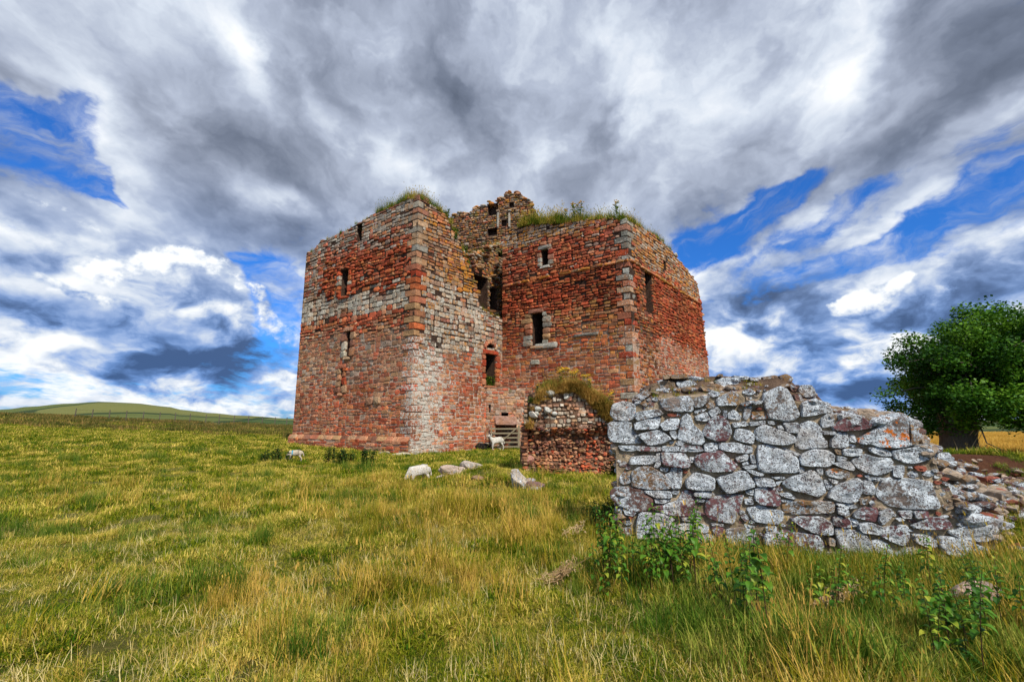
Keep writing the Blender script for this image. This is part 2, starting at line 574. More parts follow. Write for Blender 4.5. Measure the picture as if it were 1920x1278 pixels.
def build_ground():
    ys = [-6.0]
    while ys[-1] < 3500:
        y = ys[-1]
        ys.append(y + (0.115 if 1 < y < 10.5 else max(0.13, abs(y) * 0.028)))
    us = np.linspace(-1, 1, 231)
    half = [np.sign(u) * (abs(u) * 9.5 + (math.exp(abs(u) * 6.2) - 1 - abs(u) * 6.2) * 8.5) for u in us]
    vs, col = [], []
    nx = len(us)
    for y in ys:
        for x in half:
            x = float(x)
            vs.append((x, y, ground(x, y)))
            col.append((cut_amount(x, y) if 4 < x < 16 and 5 < y < 11 else 0.0, gold_amount(x, y), brown_amount(x, y)))
    fs = []
    for j in range(len(ys) - 1):
        for i in range(nx - 1):
            a = j * nx + i
            fs.append((a, a + 1, a + nx + 1, a + nx))
    mb = MB()
    mb.v, mb.f, mb.c, mb.w = vs, fs, col, [(0, 0, 0)] * len(vs)
    o = mb.build('ground', MAT_GROUND, smooth=True)
    tag(o, kind='structure')
    return o


build_ground()


# ------------------------------------------------------------------ the hill on the left, and a low ridge all round
def m_hill(g, b):
    p = pos(g)
    q = g.vm('ADD', g.vm('MULTIPLY', p, (1, 0.45, 0)), g.vm('SCALE', g.noise(p, 0.006, 2, color=True), scale=30))
    cell = g.sep(g.voro(q, 0.0075, out='Color'))[0]
    edge = g.voro(q, 0.0075, feature='DISTANCE_TO_EDGE') + (g.noise(p, 0.03, 3) - 0.5) * 0.02
    c = g.mix(g.ramp(cell, 0.15, 0.45), (0.045, 0.080, 0.022), (0.105, 0.125, 0.035))
    c = g.mix(g.ramp(cell, 0.55, 0.85), c, (0.145, 0.150, 0.045))
    c = g.mix(g.ramp(g.noise(p, 0.02, 6, 0.6), 0.45, 0.65) * 0.4, c, (0.10, 0.12, 0.04))
    c = g.mix(g.ramp(edge, 0.050, 0.034) * 0.9, c, (0.025, 0.045, 0.018))
    g.put(b.inputs['Base Color'], c)


def build_hill():
    prof = [(-900, 783), (-300, 778), (0, 769), (60, 763), (120, 758), (190, 754.5), (250, 756.5), (310, 762), (350, 769), (400, 774), (450, 779), (545, 785),
            (700, 788), (1000, 789), (1500, 789), (2300, 788)]
    R0, R1, NR = 330.0, 1150.0, 26
    a = []
    for px, py in prof:
        d = ray(px, py)
        a.append((math.atan2(d.x, d.y), d.z / math.hypot(d.x, d.y)))
    vs, fs = [], []
    NA = 260
    for j in range(NR + 1):
        for i in range(NA + 1):
            an = lerp(-1.75, 1.75, i / NA)
            an2 = clamp(an, a[0][0], a[-1][0])
            k = max(0, min(len(a) - 2, sum(1 for q in a if q[0] <= an2) - 1))
            t = (an2 - a[k][0]) / (a[k + 1][0] - a[k][0])
            t = t * t * (3 - 2 * t)
            sl = lerp(a[k][1], a[k + 1][1], t)
            r = lerp(R0, R1, j / NR)
            top = EYE + sl * 950
            h = -9 + (top + 9) * sstep(r, R0, 950) if r <= 950 else top - (r - 950) * 0.05
            h += 1.2 * n2(r * math.sin(an), r * math.cos(an), 0.008, 2) * sstep(r, R0, 500)
            vs.append((r * math.sin(an), r * math.cos(an), h))
    for j in range(NR):
        for i in range(NA):
            q = j * (NA + 1) + i
            fs.append((q, q + 1, q + NA + 2, q + NA + 1))
    mb = MB()
    mb.add(vs, fs)
    o = mb.build('hill', mat('hill_fields', m_hill), smooth=True)
    tag(o, kind='structure')


build_hill()


# ------------------------------------------------------------------ masonry
RED = [(.41, .076, .031), (.31, .052, .025), (.46, .120, .045), (.24, .042, .024), (.38, .100, .052), (.44, .080, .038), (.48, .17, .06)]
TAN = [(.36, .22, .13), (.30, .16, .10), (.42, .28, .17), (.26, .12, .08), (.40, .24, .12)]
GREY = [(.30, .29, .24), (.22, .21, .18), (.38, .37, .32), (.27, .24, .19)]
PINK = [(.42, .18, .10), (.36, .13, .075), (.46, .23, .13)]
ORAN = [(.42, .16, .04), (.36, .20, .06), (.46, .20, .05)]
CREAM = [(.46, .42, .34), (.40, .36, .28)]
BROWN = [(.16, .075, .05), (.11, .05, .04), (.20, .09, .05)]


def shade(c, k):
    return tuple(x * k for x in c)


def pick(rnd, weights):
    t = rnd.random() * sum(w for _, w in weights)
    for pal, w in weights:
        t -= w
        if t <= 0:
            return rnd.choice(pal)
    return rnd.choice(weights[-1][0])


class Face:
    """a vertical wall face: u runs along d, z is up, n points out of the wall"""

    def __init__(self, P, d, L, n=None):
        self.P = Vector((P[0], P[1], 0))
        self.d = Vector((d[0], d[1], 0)).normalized()
        n = Vector((self.d.y, -self.d.x, 0))
        if n.dot(-self.P) < 0:
            n = -n
        self.n = n
        self.L = L
        self.open = []          # (u0, u1, z0, z1)
        self.top = None
        self.flip = self.d.cross(Vector((0, 0, 1))).dot(self.n) < 0

    def pt(self, u, z, o=0.0):
        return self.P + self.d * u + self.n * o + Vector((0, 0, z))

    def px(self, px, py, off=0.0):
        r = ray(px, py)
        k = (self.P.dot(self.n) + off) / (r.x * self.n.x + r.y * self.n.y)
        h = Vector((r.x * k, r.y * k, 0)) - self.P
        return (h.dot(self.d), EYE + r.z * k)

    def profile(self, pts, px=True):
        q = sorted([self.px(*p) for p in pts] if px else pts)
        self.top = q

    def topz(self, u):
        q = self.top
        if u <= q[0][0]: return q[0][1]
        for a, b in zip(q, q[1:]):
            if u <= b[0]:
                return lerp(a[1], b[1], (u - a[0]) / max(1e-6, b[0] - a[0]))
        return q[-1][1]

    def hole(self, x0, y0, x1, y1, depth=0.9):
        a, b = self.px(x0, y0), self.px(x1, y1)
        u0, u1 = sorted((a[0], b[0]))
        z0, z1 = sorted((a[1], b[1]))
        self.open.append((u0, u1, z0, z1, depth))
        return self.open[-1]


def stone_shape(face, u0, u1, z0, z1, p, rnd, back=-0.06, soft=0.3, slope=0.0):
    """one dressed or rubble stone: eight-cornered outline, worn edge, bellied front"""
    w, h = u1 - u0, z1 - z0
    c = min(w, h) * rnd.uniform(0.14, 0.14 + soft * 0.5)
    j = min(w, h) * 0.14
    def J(): return rnd.uniform(-j, j)
    ol = [(u0 + c + J(), z0), (u1 - c + J(), z0 + J() * .5), (u1, z0 + c + J()), (u1 + J() * .4, z1 - c), (u1 - c + J(), z1), (u0 + c, z1 + J() * .5), (u0, z1 - c + J()), (u0 + J() * .4, z0 + c)]
    cu, cz = (u0 + u1) / 2, (z0 + z1) / 2
    k = lerp(0.90, 0.72, soft)
    vs = []
    tu, tz = rnd.uniform(-1, 1) * p * 0.5, rnd.uniform(-1, 1) * p * 0.4
    for (u, z) in ol:
        vs.append(tuple(face.pt(u, z, back)))
    for (u, z) in ol:
        vs.append(tuple(face.pt(u, z, p * 0.45 + slope * (z1 - z))))
    for (u, z) in ol:
        uu, zz = cu + (u - cu) * k, cz + (z - cz) * k
        o = p + (uu - cu) / w * tu + (zz - cz) / h * tz + rnd.uniform(-.12, .12) * p + slope * (z1 - zz)
        vs.append(tuple(face.pt(uu, zz, o)))
    vs.append(tuple(face.pt(cu + J(), cz + J(), p * rnd.uniform(1.0, 1.3) + slope * (z1 - cz))))
    fs = []
    for r in (0, 8):
        for i in range(8):
            i2 = (i + 1) % 8
            fs.append((r + i, r + i2, r + 8 + i2, r + 8 + i))
    for i in range(8):
        fs.append((16 + i, 16 + (i + 1) % 8, 24))
    if face.flip:
        fs = [tuple(reversed(f)) for f in fs]
    return vs, fs


class Quarry:
    """collects stones of one thing; the 300 that show largest become parts, the rest one mass"""

    def __init__(self):
        self.items = []

    def add(self, vf, col, wear, size, centre, near=0):
        d2 = (Vector(centre) - Vector((0, 0, EYE))).length_squared
        self.items.append((size / d2 + near, vf, col, wear, centre))

    def flush(self, parent, material, limit=300, name='stone', mass='stone_facing'):
        self.items.sort(key=lambda t: -t[0])
        for _, (vs, fs), col, wear, cen in self.items[:limit]:
            mb = MB()
            mb.add(vs, fs, col, wear)
            mb.build(name, material, parent, origin=cen)
        rest = self.items[limit:]
        if rest:
            mb = MB()
            for _, (vs, fs), col, wear, cen in rest:
                mb.add(vs, fs, col, wear)
            tag(mb.build(mass, material, parent), kind='stuff')


def lay(face, quarry, zone, z0=-0.3, rnd=None, off=0.0, quoin=None, zmax=None, urange=None, hscale=1.0, wscale=1.0, wob=0.11, band=(.5, 1.3)):
    """rubble brought to courses: bands a metre or so high, each built in short lengths whose courses do not line up"""
    rnd = rnd or random.Random(5)
    ua, ub = urange or (0.0, face.L)
    zt = max(t[1] for t in face.top) + 0.2 if zmax is None else zmax
    zb = z0
    while zb < zt:
        hb = min(rnd.uniform(*band), zt - zb + .1)
        cuts = [ua]
        while cuts[-1] < ub:
            cuts.append(cuts[-1] + rnd.uniform(.7, 2.4))
        cuts[-1] = ub
        for ca, cb in zip(cuts, cuts[1:]):
            if cb - ca < .05: continue
            zn = zone((ca + cb) / 2, zb + hb / 2, rnd)
            hs = []
            while sum(hs) < hb:
                hs.append(rnd.uniform(*zn['h']) * hscale)
            k = hb / sum(hs)
            z = zb
            for h in hs:
                h *= k
                _course(face, quarry, zone, z, h - .02, ca + rnd.uniform(-.05, .05) * (ca > ua), cb + rnd.uniform(-.07, .04) * (cb < ub), ua, ub, rnd, off, quoin, wscale, wob)
                z += h
        zb += hb


def _course(face, quarry, zone, z, h, ca, cb, ua, ub, rnd, off, quoin, wscale, wob):
    u = ca
    while u < cb - .06:
        zn = zone(clamp(u + rnd.gauss(0, .35), 0, face.L), z + rnd.gauss(0, .22), rnd)
        w = rnd.uniform(*zn['w']) * wscale * (h / 0.22) ** 0.4
        if rnd.random() < .15: w *= .5
        if cb - u - w < .16: w = cb - u
        a, b = u, u + w
        u = b
        b -= rnd.uniform(0.008, 0.03)
        a, b = max(a, ua), min(b, ub)
        wv = wob * n2((a + b) * .5, z, .7, face.P.x)
        zl, zh = z + wv + rnd.uniform(-.03, .03), z + h + wv + rnd.uniform(-.05, .03)
        zm = (zl + zh) / 2
        if quoin:
            lo, hi = quoin(zm)
            a, b = max(a, lo), min(b, face.L - hi)
        if zm > face.topz((a + b) / 2) + 0.13 * n2(a * 3, z * 3, 1.3, 4) - 0.05:
            continue
        bad = False
        for (o0, o1, p0, p1, _) in face.open:
            if zh > p0 and zl < p1 and b > o0 and a < o1:
                ov = min(zh, p1) - max(zl, p0)
                if ov < 0.35 * (zh - zl):
                    if zm > p1 - .02: zl = max(zl, p1)
                    else: zh = min(zh, p0)
                    continue
                if a < o0: b = o0
                elif b > o1: a = o1
                else: bad = True
        if bad or b - a < 0.05 or zh - zl < 0.04:
            continue
        pieces = [(a, b, zl, zh)]
        if zh - zl > .17 and rnd.random() < zn.get('split', .12):
            m = lerp(zl, zh, rnd.uniform(.35, .65))
            pieces = [(a, b, zl, m - .008), (a, b, m + .008, zh)]
            if b - a > .4 and rnd.random() < .5:
                c = lerp(a, b, rnd.uniform(.35, .65))
                pieces = [(a, c - .01, zl, m - .008), (c + .01, b, zl, m - .008), (a, b, m + .008, zh)]
        for (a, b, zl, zh) in pieces:
            ero = zn.get('ero', 0.3)
            p = rnd.uniform(0.012, 0.03 + 0.10 * ero * ero) + off
            if rnd.random() < .05 * ero: p -= .07
            c = pick(rnd, zn['pal'])
            k = rnd.uniform(.62, 1.2) * zn.get('v', 1.0) * (1 + .35 * n2(a, zl, .35, 17))
            ave = zn_mean(zn)
            t = zn.get('mixing', .35)
            c = tuple(lerp(x, y, t) * k for x, y in zip(c, ave))
            wr = tuple(clamp(x + rnd.uniform(-.15, .15), 0, 1) for x in zn['wear'])
            vf = stone_shape(face, a, b, zl, zh, p, rnd, back=-0.08 + off, soft=ero)
            quarry.add(vf, c, wr, (b - a) * (zh - zl), tuple(face.pt((a + b) / 2, (zl + zh) / 2, p)))


def zn_mean(zn):
    t = [0.0, 0.0, 0.0]
    W = 0
    for pal, w in zn['pal']:
        for i in range(3):
            t[i] += w * sum(c[i] for c in pal) / len(pal)
        W += w
    return [x / W for x in t]


def backing(face, parent, zone_m, z0=-0.5, step=0.24, name='wall_core', rough=0.03, off=0.0, matl=None):
    """the mortared core behind the facing stones, with the window openings left out"""
    us = set(np.arange(0, face.L, step).tolist() + [face.L])
    zt = max(t[1] for t in face.top)
    zs = set(np.arange(z0, zt + step, step).tolist())
    for (o0, o1, p0, p1, _) in face.open:
        us |= {o0, o1}
        zs |= {p0, p1}
    def thin(s):
        s = sorted(s); keep = [s[0]]
        edges = set(x for o in face.open for x in o[:4])
        for v in s[1:]:
            if v - keep[-1] < 0.05:
                if v in edges: keep[-1] = v
            else: keep.append(v)
        return keep
    us, zs = thin(us), thin(zs)
    mb = MB()
    idx = {}
    vs, fs, cs = [], [], []
    def vid(i, j):
        u, z = us[i], zs[j]
        tz = face.topz(u) - 0.07
        if z > tz: z = tz
        k = (i, j)
        if k not in idx:
            idx[k] = len(vs)
            onedge = any(abs(u - e) < 1e-6 or abs(zs[j] - e) < 1e-6 for o in face.open for e in o[:4]) or i in (0, len(us) - 1)
            o = 0 if onedge else rough * n2(u * 5, z * 5, 1.0, 3)
            vs.append(tuple(face.pt(u, z, off + o)))
            cs.append(zone_m(u, z))
        return idx[k]
    for i in range(len(us) - 1):
        for j in range(len(zs) - 1):
            uc, zc = (us[i] + us[i + 1]) / 2, (zs[j] + zs[j + 1]) / 2
            if any(o[0] < uc < o[1] and o[2] < zc < o[3] for o in face.open):
                continue
            if zs[j] > max(face.topz(us[i]), face.topz(us[i + 1])) - 0.07:
                continue
            f = (vid(i, j), vid(i + 1, j), vid(i + 1, j + 1), vid(i, j + 1))
            fs.append(tuple(reversed(f)) if face.flip else f)
    mb.v, mb.f, mb.c, mb.w = vs, fs, cs, [(0, 0, 0)] * len(vs)
    ob = mb.build(name, matl or MAT_MORTAR, parent)
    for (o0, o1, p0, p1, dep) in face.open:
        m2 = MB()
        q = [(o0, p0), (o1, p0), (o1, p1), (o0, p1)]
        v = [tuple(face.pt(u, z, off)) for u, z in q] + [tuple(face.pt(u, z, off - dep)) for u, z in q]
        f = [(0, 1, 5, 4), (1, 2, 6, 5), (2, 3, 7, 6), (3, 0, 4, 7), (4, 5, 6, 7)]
        m2.add(v, f, (.085, .05, .035))  # dark colour paints in the shade inside the opening
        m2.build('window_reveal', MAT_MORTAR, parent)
    return ob


def nz(u, z, s=0.8, o=0.0):
    return n2(u, z, s, o)


def Z(pal, wear=(0, 0, 0), h=(.17, .27), w=(.28, .62), ero=.3, v=1.0, split=.12):
    return dict(pal=pal, wear=wear, h=h, w=w, ero=ero, v=v, split=split)


def zone_left(u, z, r):
    zz = z + 0.35 * nz(u, z, .5, 1) - 0.05 * u
    if zz > 12.25: return Z([(GREY, .65), (RED, .2), (TAN, .15)], (.35, .30, .25))
    if zz > 9.1:
        if u > 8.6: return Z([(GREY, .45), (RED, .35), (TAN, .2)], (.25, .05, .1), ero=.6)
        if zz > 11.4: return Z([(RED, .6), (GREY, .28), (TAN, .12)], (.12, .1, .1), ero=.8)
        return Z([(RED, .93), (TAN, .07)], (.0, .05, .0), h=(.17, .26), w=(.3, .7), ero=1.0, v=.95)
    if zz > 7.55: return Z([(GREY, .5), (TAN, .3), (CREAM, .25)], (.35, .12, .1), h=(.28, .42), w=(.25, .55), ero=.25, v=1.1)
    if zz > 6.7: return Z([(RED, .65), (TAN, .2), (PINK, .15)], (.05, .05, 0), h=(.13, .22), ero=.7)
    if zz > 3.6: return Z([(TAN, .42), (PINK, .2), (RED, .18), (GREY, .16)], (.12, .06, .08), h=(.2, .34), w=(.22, .5), ero=.35, v=1.0, split=.3)
    if u > 8.5: return Z([(TAN, .3), (PINK, .3), (RED, .3), (BROWN, .2)], (.12, .05, .05), h=(.16, .3), w=(.25, .5))
    return Z([(RED, .45), (PINK, .27), (TAN, .26)], (.14, .05, .03), h=(.15, .30), w=(.22, .55), ero=.35, split=.3)


def zone_jamb(u, z, r):
    zz = z + 0.4 * nz(u, z, .5, 4)
    if zz > 9.4:
        if u < .8 and zz > 11.8: return Z([(GREY, .6), (TAN, .4)], (.35, .4, .2))
        return Z([(TAN, .35), (GREY, .25), (ORAN, .18), (RED, .2)], (.2, .40 + .25 * sstep(u, 2, 4.5), .25 + .35 * sstep(u, 2.5, 5)), h=(.17, .27), ero=.6)
    if zz > 5.3: return Z([(GREY, .5), (CREAM, .22), (TAN, .25), (RED, .06 + .05 * max(0, u - 3))], (.42, .34, .12), h=(.24, .38), w=(.2, .46), ero=.3, v=1.05)
    near = max(0, 1 - u / 3.6)
    return Z([(RED, .15 + .35 * (1 - near)), (PINK, .28), (TAN, .32), (GREY, .3 * near)], (.25 + .62 * near, .06, .03), h=(.15, .30), w=(.22, .52), ero=.3, split=.3)


def zone_right(u, z, r):
    zz = z + 0.35 * nz(u, z, .5, 8)
    if zz > 12.9: return Z([(GREY, .55), (TAN, .2), (RED, .2)], (.3, .55, .2), ero=.5)
    if zz > 10.5:
        g = .12 + .25 * sstep(u, 6.3, 8.3)
        return Z([(RED, .78), (PINK, .1), (GREY, g)], (.06, .06, .02), h=(.15, .26), w=(.28, .68), ero=.9)
    if zz > 8.2: return Z([(RED, .93), (TAN, .07 + .1 * sstep(u, 6, 8))], (.0, .04, .0), h=(.13, .22), w=(.28, .7), ero=1.0, v=.92)
    if z < 3.8 and u < 2.0: return Z([(TAN, .4), (GREY, .2), (PINK, .2), (RED, .25)], (.1, .15, .3), ero=.3)
    if zz > 5.6: return Z([(RED, .62 - .25 * sstep(u, 2, 6)), (ORAN, .10 + .2 * sstep(u, 3, 6)), (TAN, .22)], (.05, .22, .05), h=(.14, .24), w=(.25, .65), ero=.5)
    return Z([(RED, .45), (TAN, .2), (PINK, .22), (ORAN, .12)], (.1, .15, .03), h=(.16, .28), w=(.28, .65), ero=.3)


def zone_side(u, z, r):
    zz = z + 0.35 * nz(u, z, .5, 12)
    if zz > 10.55: return Z([(GREY, .4), (TAN, .25), (ORAN, .2), (RED, .2)], (.22, .42, .15), ero=.5)
    if 0.9 < u < 2.9 and zz > 3.5: return Z([(RED, .4), (BROWN, .4), (TAN, .2)], (.1, .35, .35), h=(.15, .25), ero=.6, v=.8)
    if zz > 6.6: return Z([(RED, .85), (BROWN, .08), (PINK, .08)], (.02, .03, .0), h=(.14, .24), w=(.3, .7), ero=.9, v=.9)
    return Z([(RED, .45), (PINK, .3), (TAN, .2), (GREY, .08)], (.38, .05, .03), h=(.15, .27), w=(.25, .55), ero=.3)


def zone_ruin(u, z, r):
    return Z([(GREY, .35), (TAN, .3), (RED, .22), (BROWN, .15)], (.22, .48, .55), h=(.12, .24), w=(.2, .5), ero=.9, v=.9, split=.2)


def mort(kind):
    def f(u, z):
        t = sstep(z + .8 * nz(u, z, .4, 3), 7.2, 5.6)
        dark, light = (.06, .036, .026), (.46, .33, .25)  # dark upper mortar paints in the shade of the deep crevices
        if kind == 'jamb':
            t = sstep(z + .8 * nz(u, z, .4, 3), 6.2, 4.2)
            light = (.52, .43, .36)
        if kind == 'ruin':
            t = .15
        return tuple(lerp(a, b, t) for a, b in zip(dark, light))
    return f


PB, PC, PD = (-5.15, 24.4), (-0.63, 30.15), (6.44, 25.0)
DL, DR, DC = (-.808, .588), (.62, .785), (.808, -.588)

castle = empty('ruined_tower', (0.5, 29, 0.2), 'roofless red sandstone tower house with grey patches and grass growing along its broken wall tops', 'castle')

F_L = Face(PB, DL, 10.95)
F_L.profile([(787, 371), (765, 371), (740, 384), (700, 399), (685, 410), (668, 419), (640, 436), (610, 449), (600, 451), (588, 469), (577, 474), (560, 478)])
F_L.hole(680, 418, 668, 455, .8)
F_L.hole(656, 503, 637, 558, 1.3)
F_L.hole(659, 620, 648, 670, 1.3)
F_L.hole(645, 690, 637, 737, 1.1)
F_L.hole(702, 746, 699, 758, .6)
F_B = Face(PB, DR, 7.32)
F_B.profile([(787, 371), (800, 378), (820, 390), (838, 405), (850, 430), (862, 450), (872, 480), (885, 505), (890, 520), (898, 560), (905, 580), (925, 590), (942, 594)])
F_B.hole(909, 662, 929, 724, 1.5)
F_B.hole(911, 645, 926, 653, .6)
F_B.hole(817, 648, 822, 653, .4)
F_C = Face(PC, DC, 8.72)
F_C.profile([(941, 470), (946, 452), (960, 432), (975, 424), (1000, 419), (1050, 417), (1100, 411), (1150, 407), (1178, 412)])
F_C.hole(1015, 469, 1029, 497, .9)
F_C.hole(997, 588, 1019, 647, 1.4)
F_D = Face(PD, DR, 13.5)
F_D.profile([(1172, 408), (1200, 424), (1225, 439), (1245, 454), (1262, 474), (1285, 500), (1300, 520), (1308, 535), (1313, 560), (1318, 600), (1322, 640), (1329, 690)])
F_D.hole(1208, 506, 1225, 590, .55)
F_D.hole(1243, 488, 1249, 508, .7)

QH = 0.36


def quoin_len(zm, first):
    k = int((zm + 5) / QH) % 2
    return (0.78 if (k == 0) == first else 0.40)


Q = Quarry()
QQ = Quarry()


def quoins(f1, f2, e1, e2, z0, pals, wear):
    """corner stones shared by two faces; e1/e2: 0 when the corner is at u=0 of that face, 1 when at u=L"""
    rnd = random.Random(int(f1.P.x * 10) + 77)
    for k in range(-1, 60):
        zl = k * QH - 5 + math.ceil(5 / QH) * QH - QH + .0
        zm = zl + QH / 2
        if zm < z0: continue
        c1 = f1.P if e1 == 0 else f1.pt(f1.L, 0)
        t1 = f1.topz(0 if e1 == 0 else f1.L)
        if zm > t1: break
        d1 = f1.d if e1 == 0 else -f1.d
        d2 = f2.d if e2 == 0 else -f2.d
        l1, l2 = quoin_len(zm, True) - .02, quoin_len(zm, False) - .02
        p = rnd.uniform(.02, .06)
        a, b = zl + .012, zl + QH - .012 - rnd.uniform(0, .02)
        C0 = Vector((c1.x, c1.y, 0))
        ring = []
        for (pp, hh, s) in ((p * .5, 0, 0), (p, .035, .03), ):
            ring.append([C0 + d1 * (l1 - s) + f1.n * pp, C0 + d1 * .02 + (f1.n + f2.n) * pp, C0 + d2 * (l2 - s) + f2.n * pp,
                         C0 + d2 * (l2 - s) - f2.n * .05, C0 + d1 * .1 + d2 * .1, C0 + d1 * (l1 - s) - f1.n * .05])
        r0, r1 = ring
        lv = [(r0, a), (r1, a + .035), (r1, b - .035), (r0, b)]
        vs, fs = [], []
        for rg, z in lv:
            for q in rg:
                vs.append((q.x + rnd.uniform(-.02, .02), q.y + rnd.uniform(-.02, .02), z + rnd.uniform(-.022, .022)))
        for r in range(3):
            for i in range(6):
                j = (i + 1) % 6
                fs.append((r * 6 + i, r * 6 + j, r * 6 + 6 + j, r * 6 + 6 + i))
        fs += [(5, 4, 3, 2, 1, 0), (18, 19, 20, 21, 22, 23)]
        pal, wr = pals(zm), wear(zm)
        c = pick(rnd, pal + [(RED, .12), (PINK, .3)])
        kk = rnd.uniform(.6, 1.1)
        QQ.add((vs, fs), tuple(x * kk for x in c), wr, .5, tuple(C0 + Vector((0, 0, zm))))


quoins(F_B, F_L, 0, 0, -.3, lambda z: [(GREY, .6), (TAN, .5)] if z > 11 else ([(TAN, .5), (RED, .3), (PINK, .3)] if z > 6 else [(PINK, .5), (TAN, .5)]),
       lambda z: (.3, .3, .2) if z > 11 else ((.2, .12, .05) if z > 6 else (.62, .05, 0)))
quoins(F_C, F_D, 1, 0, .0, lambda z: [(TAN, .6), (GREY, .5), (PINK, .2)], lambda z: (.42, .12, .1))

rn = random.Random(11)
lay(F_L, Q, zone_left, z0=.95, rnd=rn, quoin=lambda z: (quoin_len(z, False), 0.0))
lay(F_B, Q, zone_jamb, rnd=rn, quoin=lambda z: (quoin_len(z, True), 0.0))
lay(F_C, Q, zone_right, rnd=rn, quoin=lambda z: (0.0, quoin_len(z, True)))
lay(F_D, Q, zone_side, rnd=rn, quoin=lambda z: (quoin_len(z, False), 0.0))


# plinth under the left face: projecting courses and a sloping cap course
def zone_plinth(u, z, r):
    return Z([(RED, .5), (PINK, .3), (TAN, .3)], (.1, .02, .05), h=(.2, .3), w=(.35, .8), ero=.35)


class _Plinth(Face):
    pass


F_P = Face((F_L.P + F_L.n * .16)[:2], DL, 11.15)
F_P.top = [(0, .76), (11.2, .80)]
lay(F_P, Q, zone_plinth, z0=-.1, rnd=rn, zmax=.7)
u = 0.0
while u < 11.1:
    w = rn.uniform(.4, .8)
    vf = stone_shape(F_L, u, min(11.15, u + w), .72, .97, .06, rn, soft=.2, slope=.55)
    c = pick(rn, [(TAN, .5), (PINK, .3), (BROWN, .3)])
    Q.add(vf, c, (.15, .1, .12), w * .3, tuple(F_L.pt(u + w / 2, .85, .1)), near=0.0006)
    u += w + .02

# string course across the right block: a thin projecting ledge, broken here and there
for F, ua, ub in ((F_C, 0.1, 8.72), (F_D, 0.05, 12.3)):
    u = ua
    while u < ub:
        w = rn.uniform(.5, .95)
        if rn.random() > .1:
            vf = stone_shape(F, u, min(ub, u + w), 10.44, 10.58, .15, rn, soft=.25)
            c = pick(rn, [(TAN, .5), (ORAN, .3), (PINK, .3)])
            QQ.add(vf, c, (.1, .5, .1), w * .15, tuple(F.pt(u + w / 2, 10.5, .1)))
        u += w + .015


def dressings(face, o, pal, wear, side=(1, 1), lint=True, wj=(.28, .5), hj=(.26, .42), sill=True):
    """dressed stones round an opening"""
    (u0, u1, z0, z1, _) = o
    for s, on in zip((0, 1), side):
        if not on: continue
        z = z0
        while z < z1 - .05:
            h = min(rn.uniform(*hj), z1 - z)
            w = rn.uniform(*wj)
            a, b = (u0 - w, u0 + .015) if s == 0 else (u1 - .015, u1 + w)
            vf = stone_shape(face, a, b, z + .01, z + h - .01, .11, rn, soft=.18)
            QQ.add(vf, shade(pick(rn, pal + [(RED, .25)]), rn.uniform(.65, 1.05)), wear, w * h, tuple(face.pt((a + b) / 2, z + h / 2, .1)))
            z += h
    if lint:
        vf = stone_shape(face, u0 - .22, u1 + .22, z1 - .015, z1 + .24, .125, rn, soft=.15)
        QQ.add(vf, pick(rn, pal), wear, .2, tuple(face.pt((u0 + u1) / 2, z1 + .1, .1)))
    if sill:
        vf = stone_shape(face, u0 - .1, u1 + .1, z0 - .15, z0 + .012, .12, rn, soft=.15)
        QQ.add(vf, pick(rn, pal), wear, .1, tuple(face.pt((u0 + u1) / 2, z0 - .1, .1)))


dressings(F_L, F_L.open[1], [(GREY, .2), (RED, .8)], (.15, .1, .1), side=(1, 1), lint=False, wj=(.15, .35), hj=(.2, .4))
dressings(F_L, F_L.open[2], [(TAN, .7), (CREAM, .3)], (.1, .05, .15), wj=(.3, .55), hj=(.4, .6))
dressings(F_L, F_L.open[3], [(TAN, .6), (PINK, .5)], (.1, .05, .1), wj=(.25, .45), hj=(.3, .5))
dressings(F_B, F_B.open[0], [(RED, .5), (PINK, .5)], (.05, .1, .1), wj=(.2, .5), hj=(.25, .45))
dressings(F_C, F_C.open[1], [(TAN, .5), (GREY, .4), (PINK, .2)], (.3, .05, .05), wj=(.3, .75), hj=(.3, .45))
dressings(F_C, F_C.open[0], [(GREY, .6), (TAN, .3)], (.3, .05, .05), wj=(.2, .4), hj=(.25, .35))
# relieving arch over the jamb doorway
o = F_B.open[1]
for k in range(7):
    a = math.pi * (k + .5) / 7
    cu, cz = (o[0] + o[1]) / 2, o[2] - .05
    uu, zz = cu - math.cos(a) * .52, cz + math.sin(a) * .42
    vf = stone_shape(F_B, uu - .09, uu + .09, zz - .14, zz + .14, .12, rn, soft=.3)
    QQ.add(vf, pick(rn, [(TAN, .7), (PINK, .3)]), (.2, .1, .1), .06, tuple(F_B.pt(uu, zz, .1)))
# long pale slab let into the right block
for (x0, y0, x1, y1) in ((1076, 633, 1122, 622), (1003, 655, 1046, 640), (996, 684, 1012, 674)):
    a, b = F_C.px(x0, y0), F_C.px(x1, y1)
    vf = stone_shape(F_C, a[0], b[0], a[1], b[1], .12, rn, soft=.3)
    QQ.add(vf, rn.choice(GREY), (.3, .05, .05), .3, tuple(F_C.pt((a[0] + b[0]) / 2, a[1], .1)))
# two blocks either side of the shot hole low in the left face
o = F_L.open[4]
for a, b in ((o[0] - .55, o[0]), (o[1], o[1] + .5)):
    vf = stone_shape(F_L, a, b, o[2] - .02, o[3] + .05, .12, rn, soft=.15)
    QQ.add(vf, rn.choice(TAN), (.15, 0, 0), .3, tuple(F_L.pt((a + b) / 2, o[2], .1)))

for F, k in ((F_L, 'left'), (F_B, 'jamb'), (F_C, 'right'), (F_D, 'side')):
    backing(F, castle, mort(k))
F_P.open = []
backing(F_P, castle, mort('left'), z0=-.5)

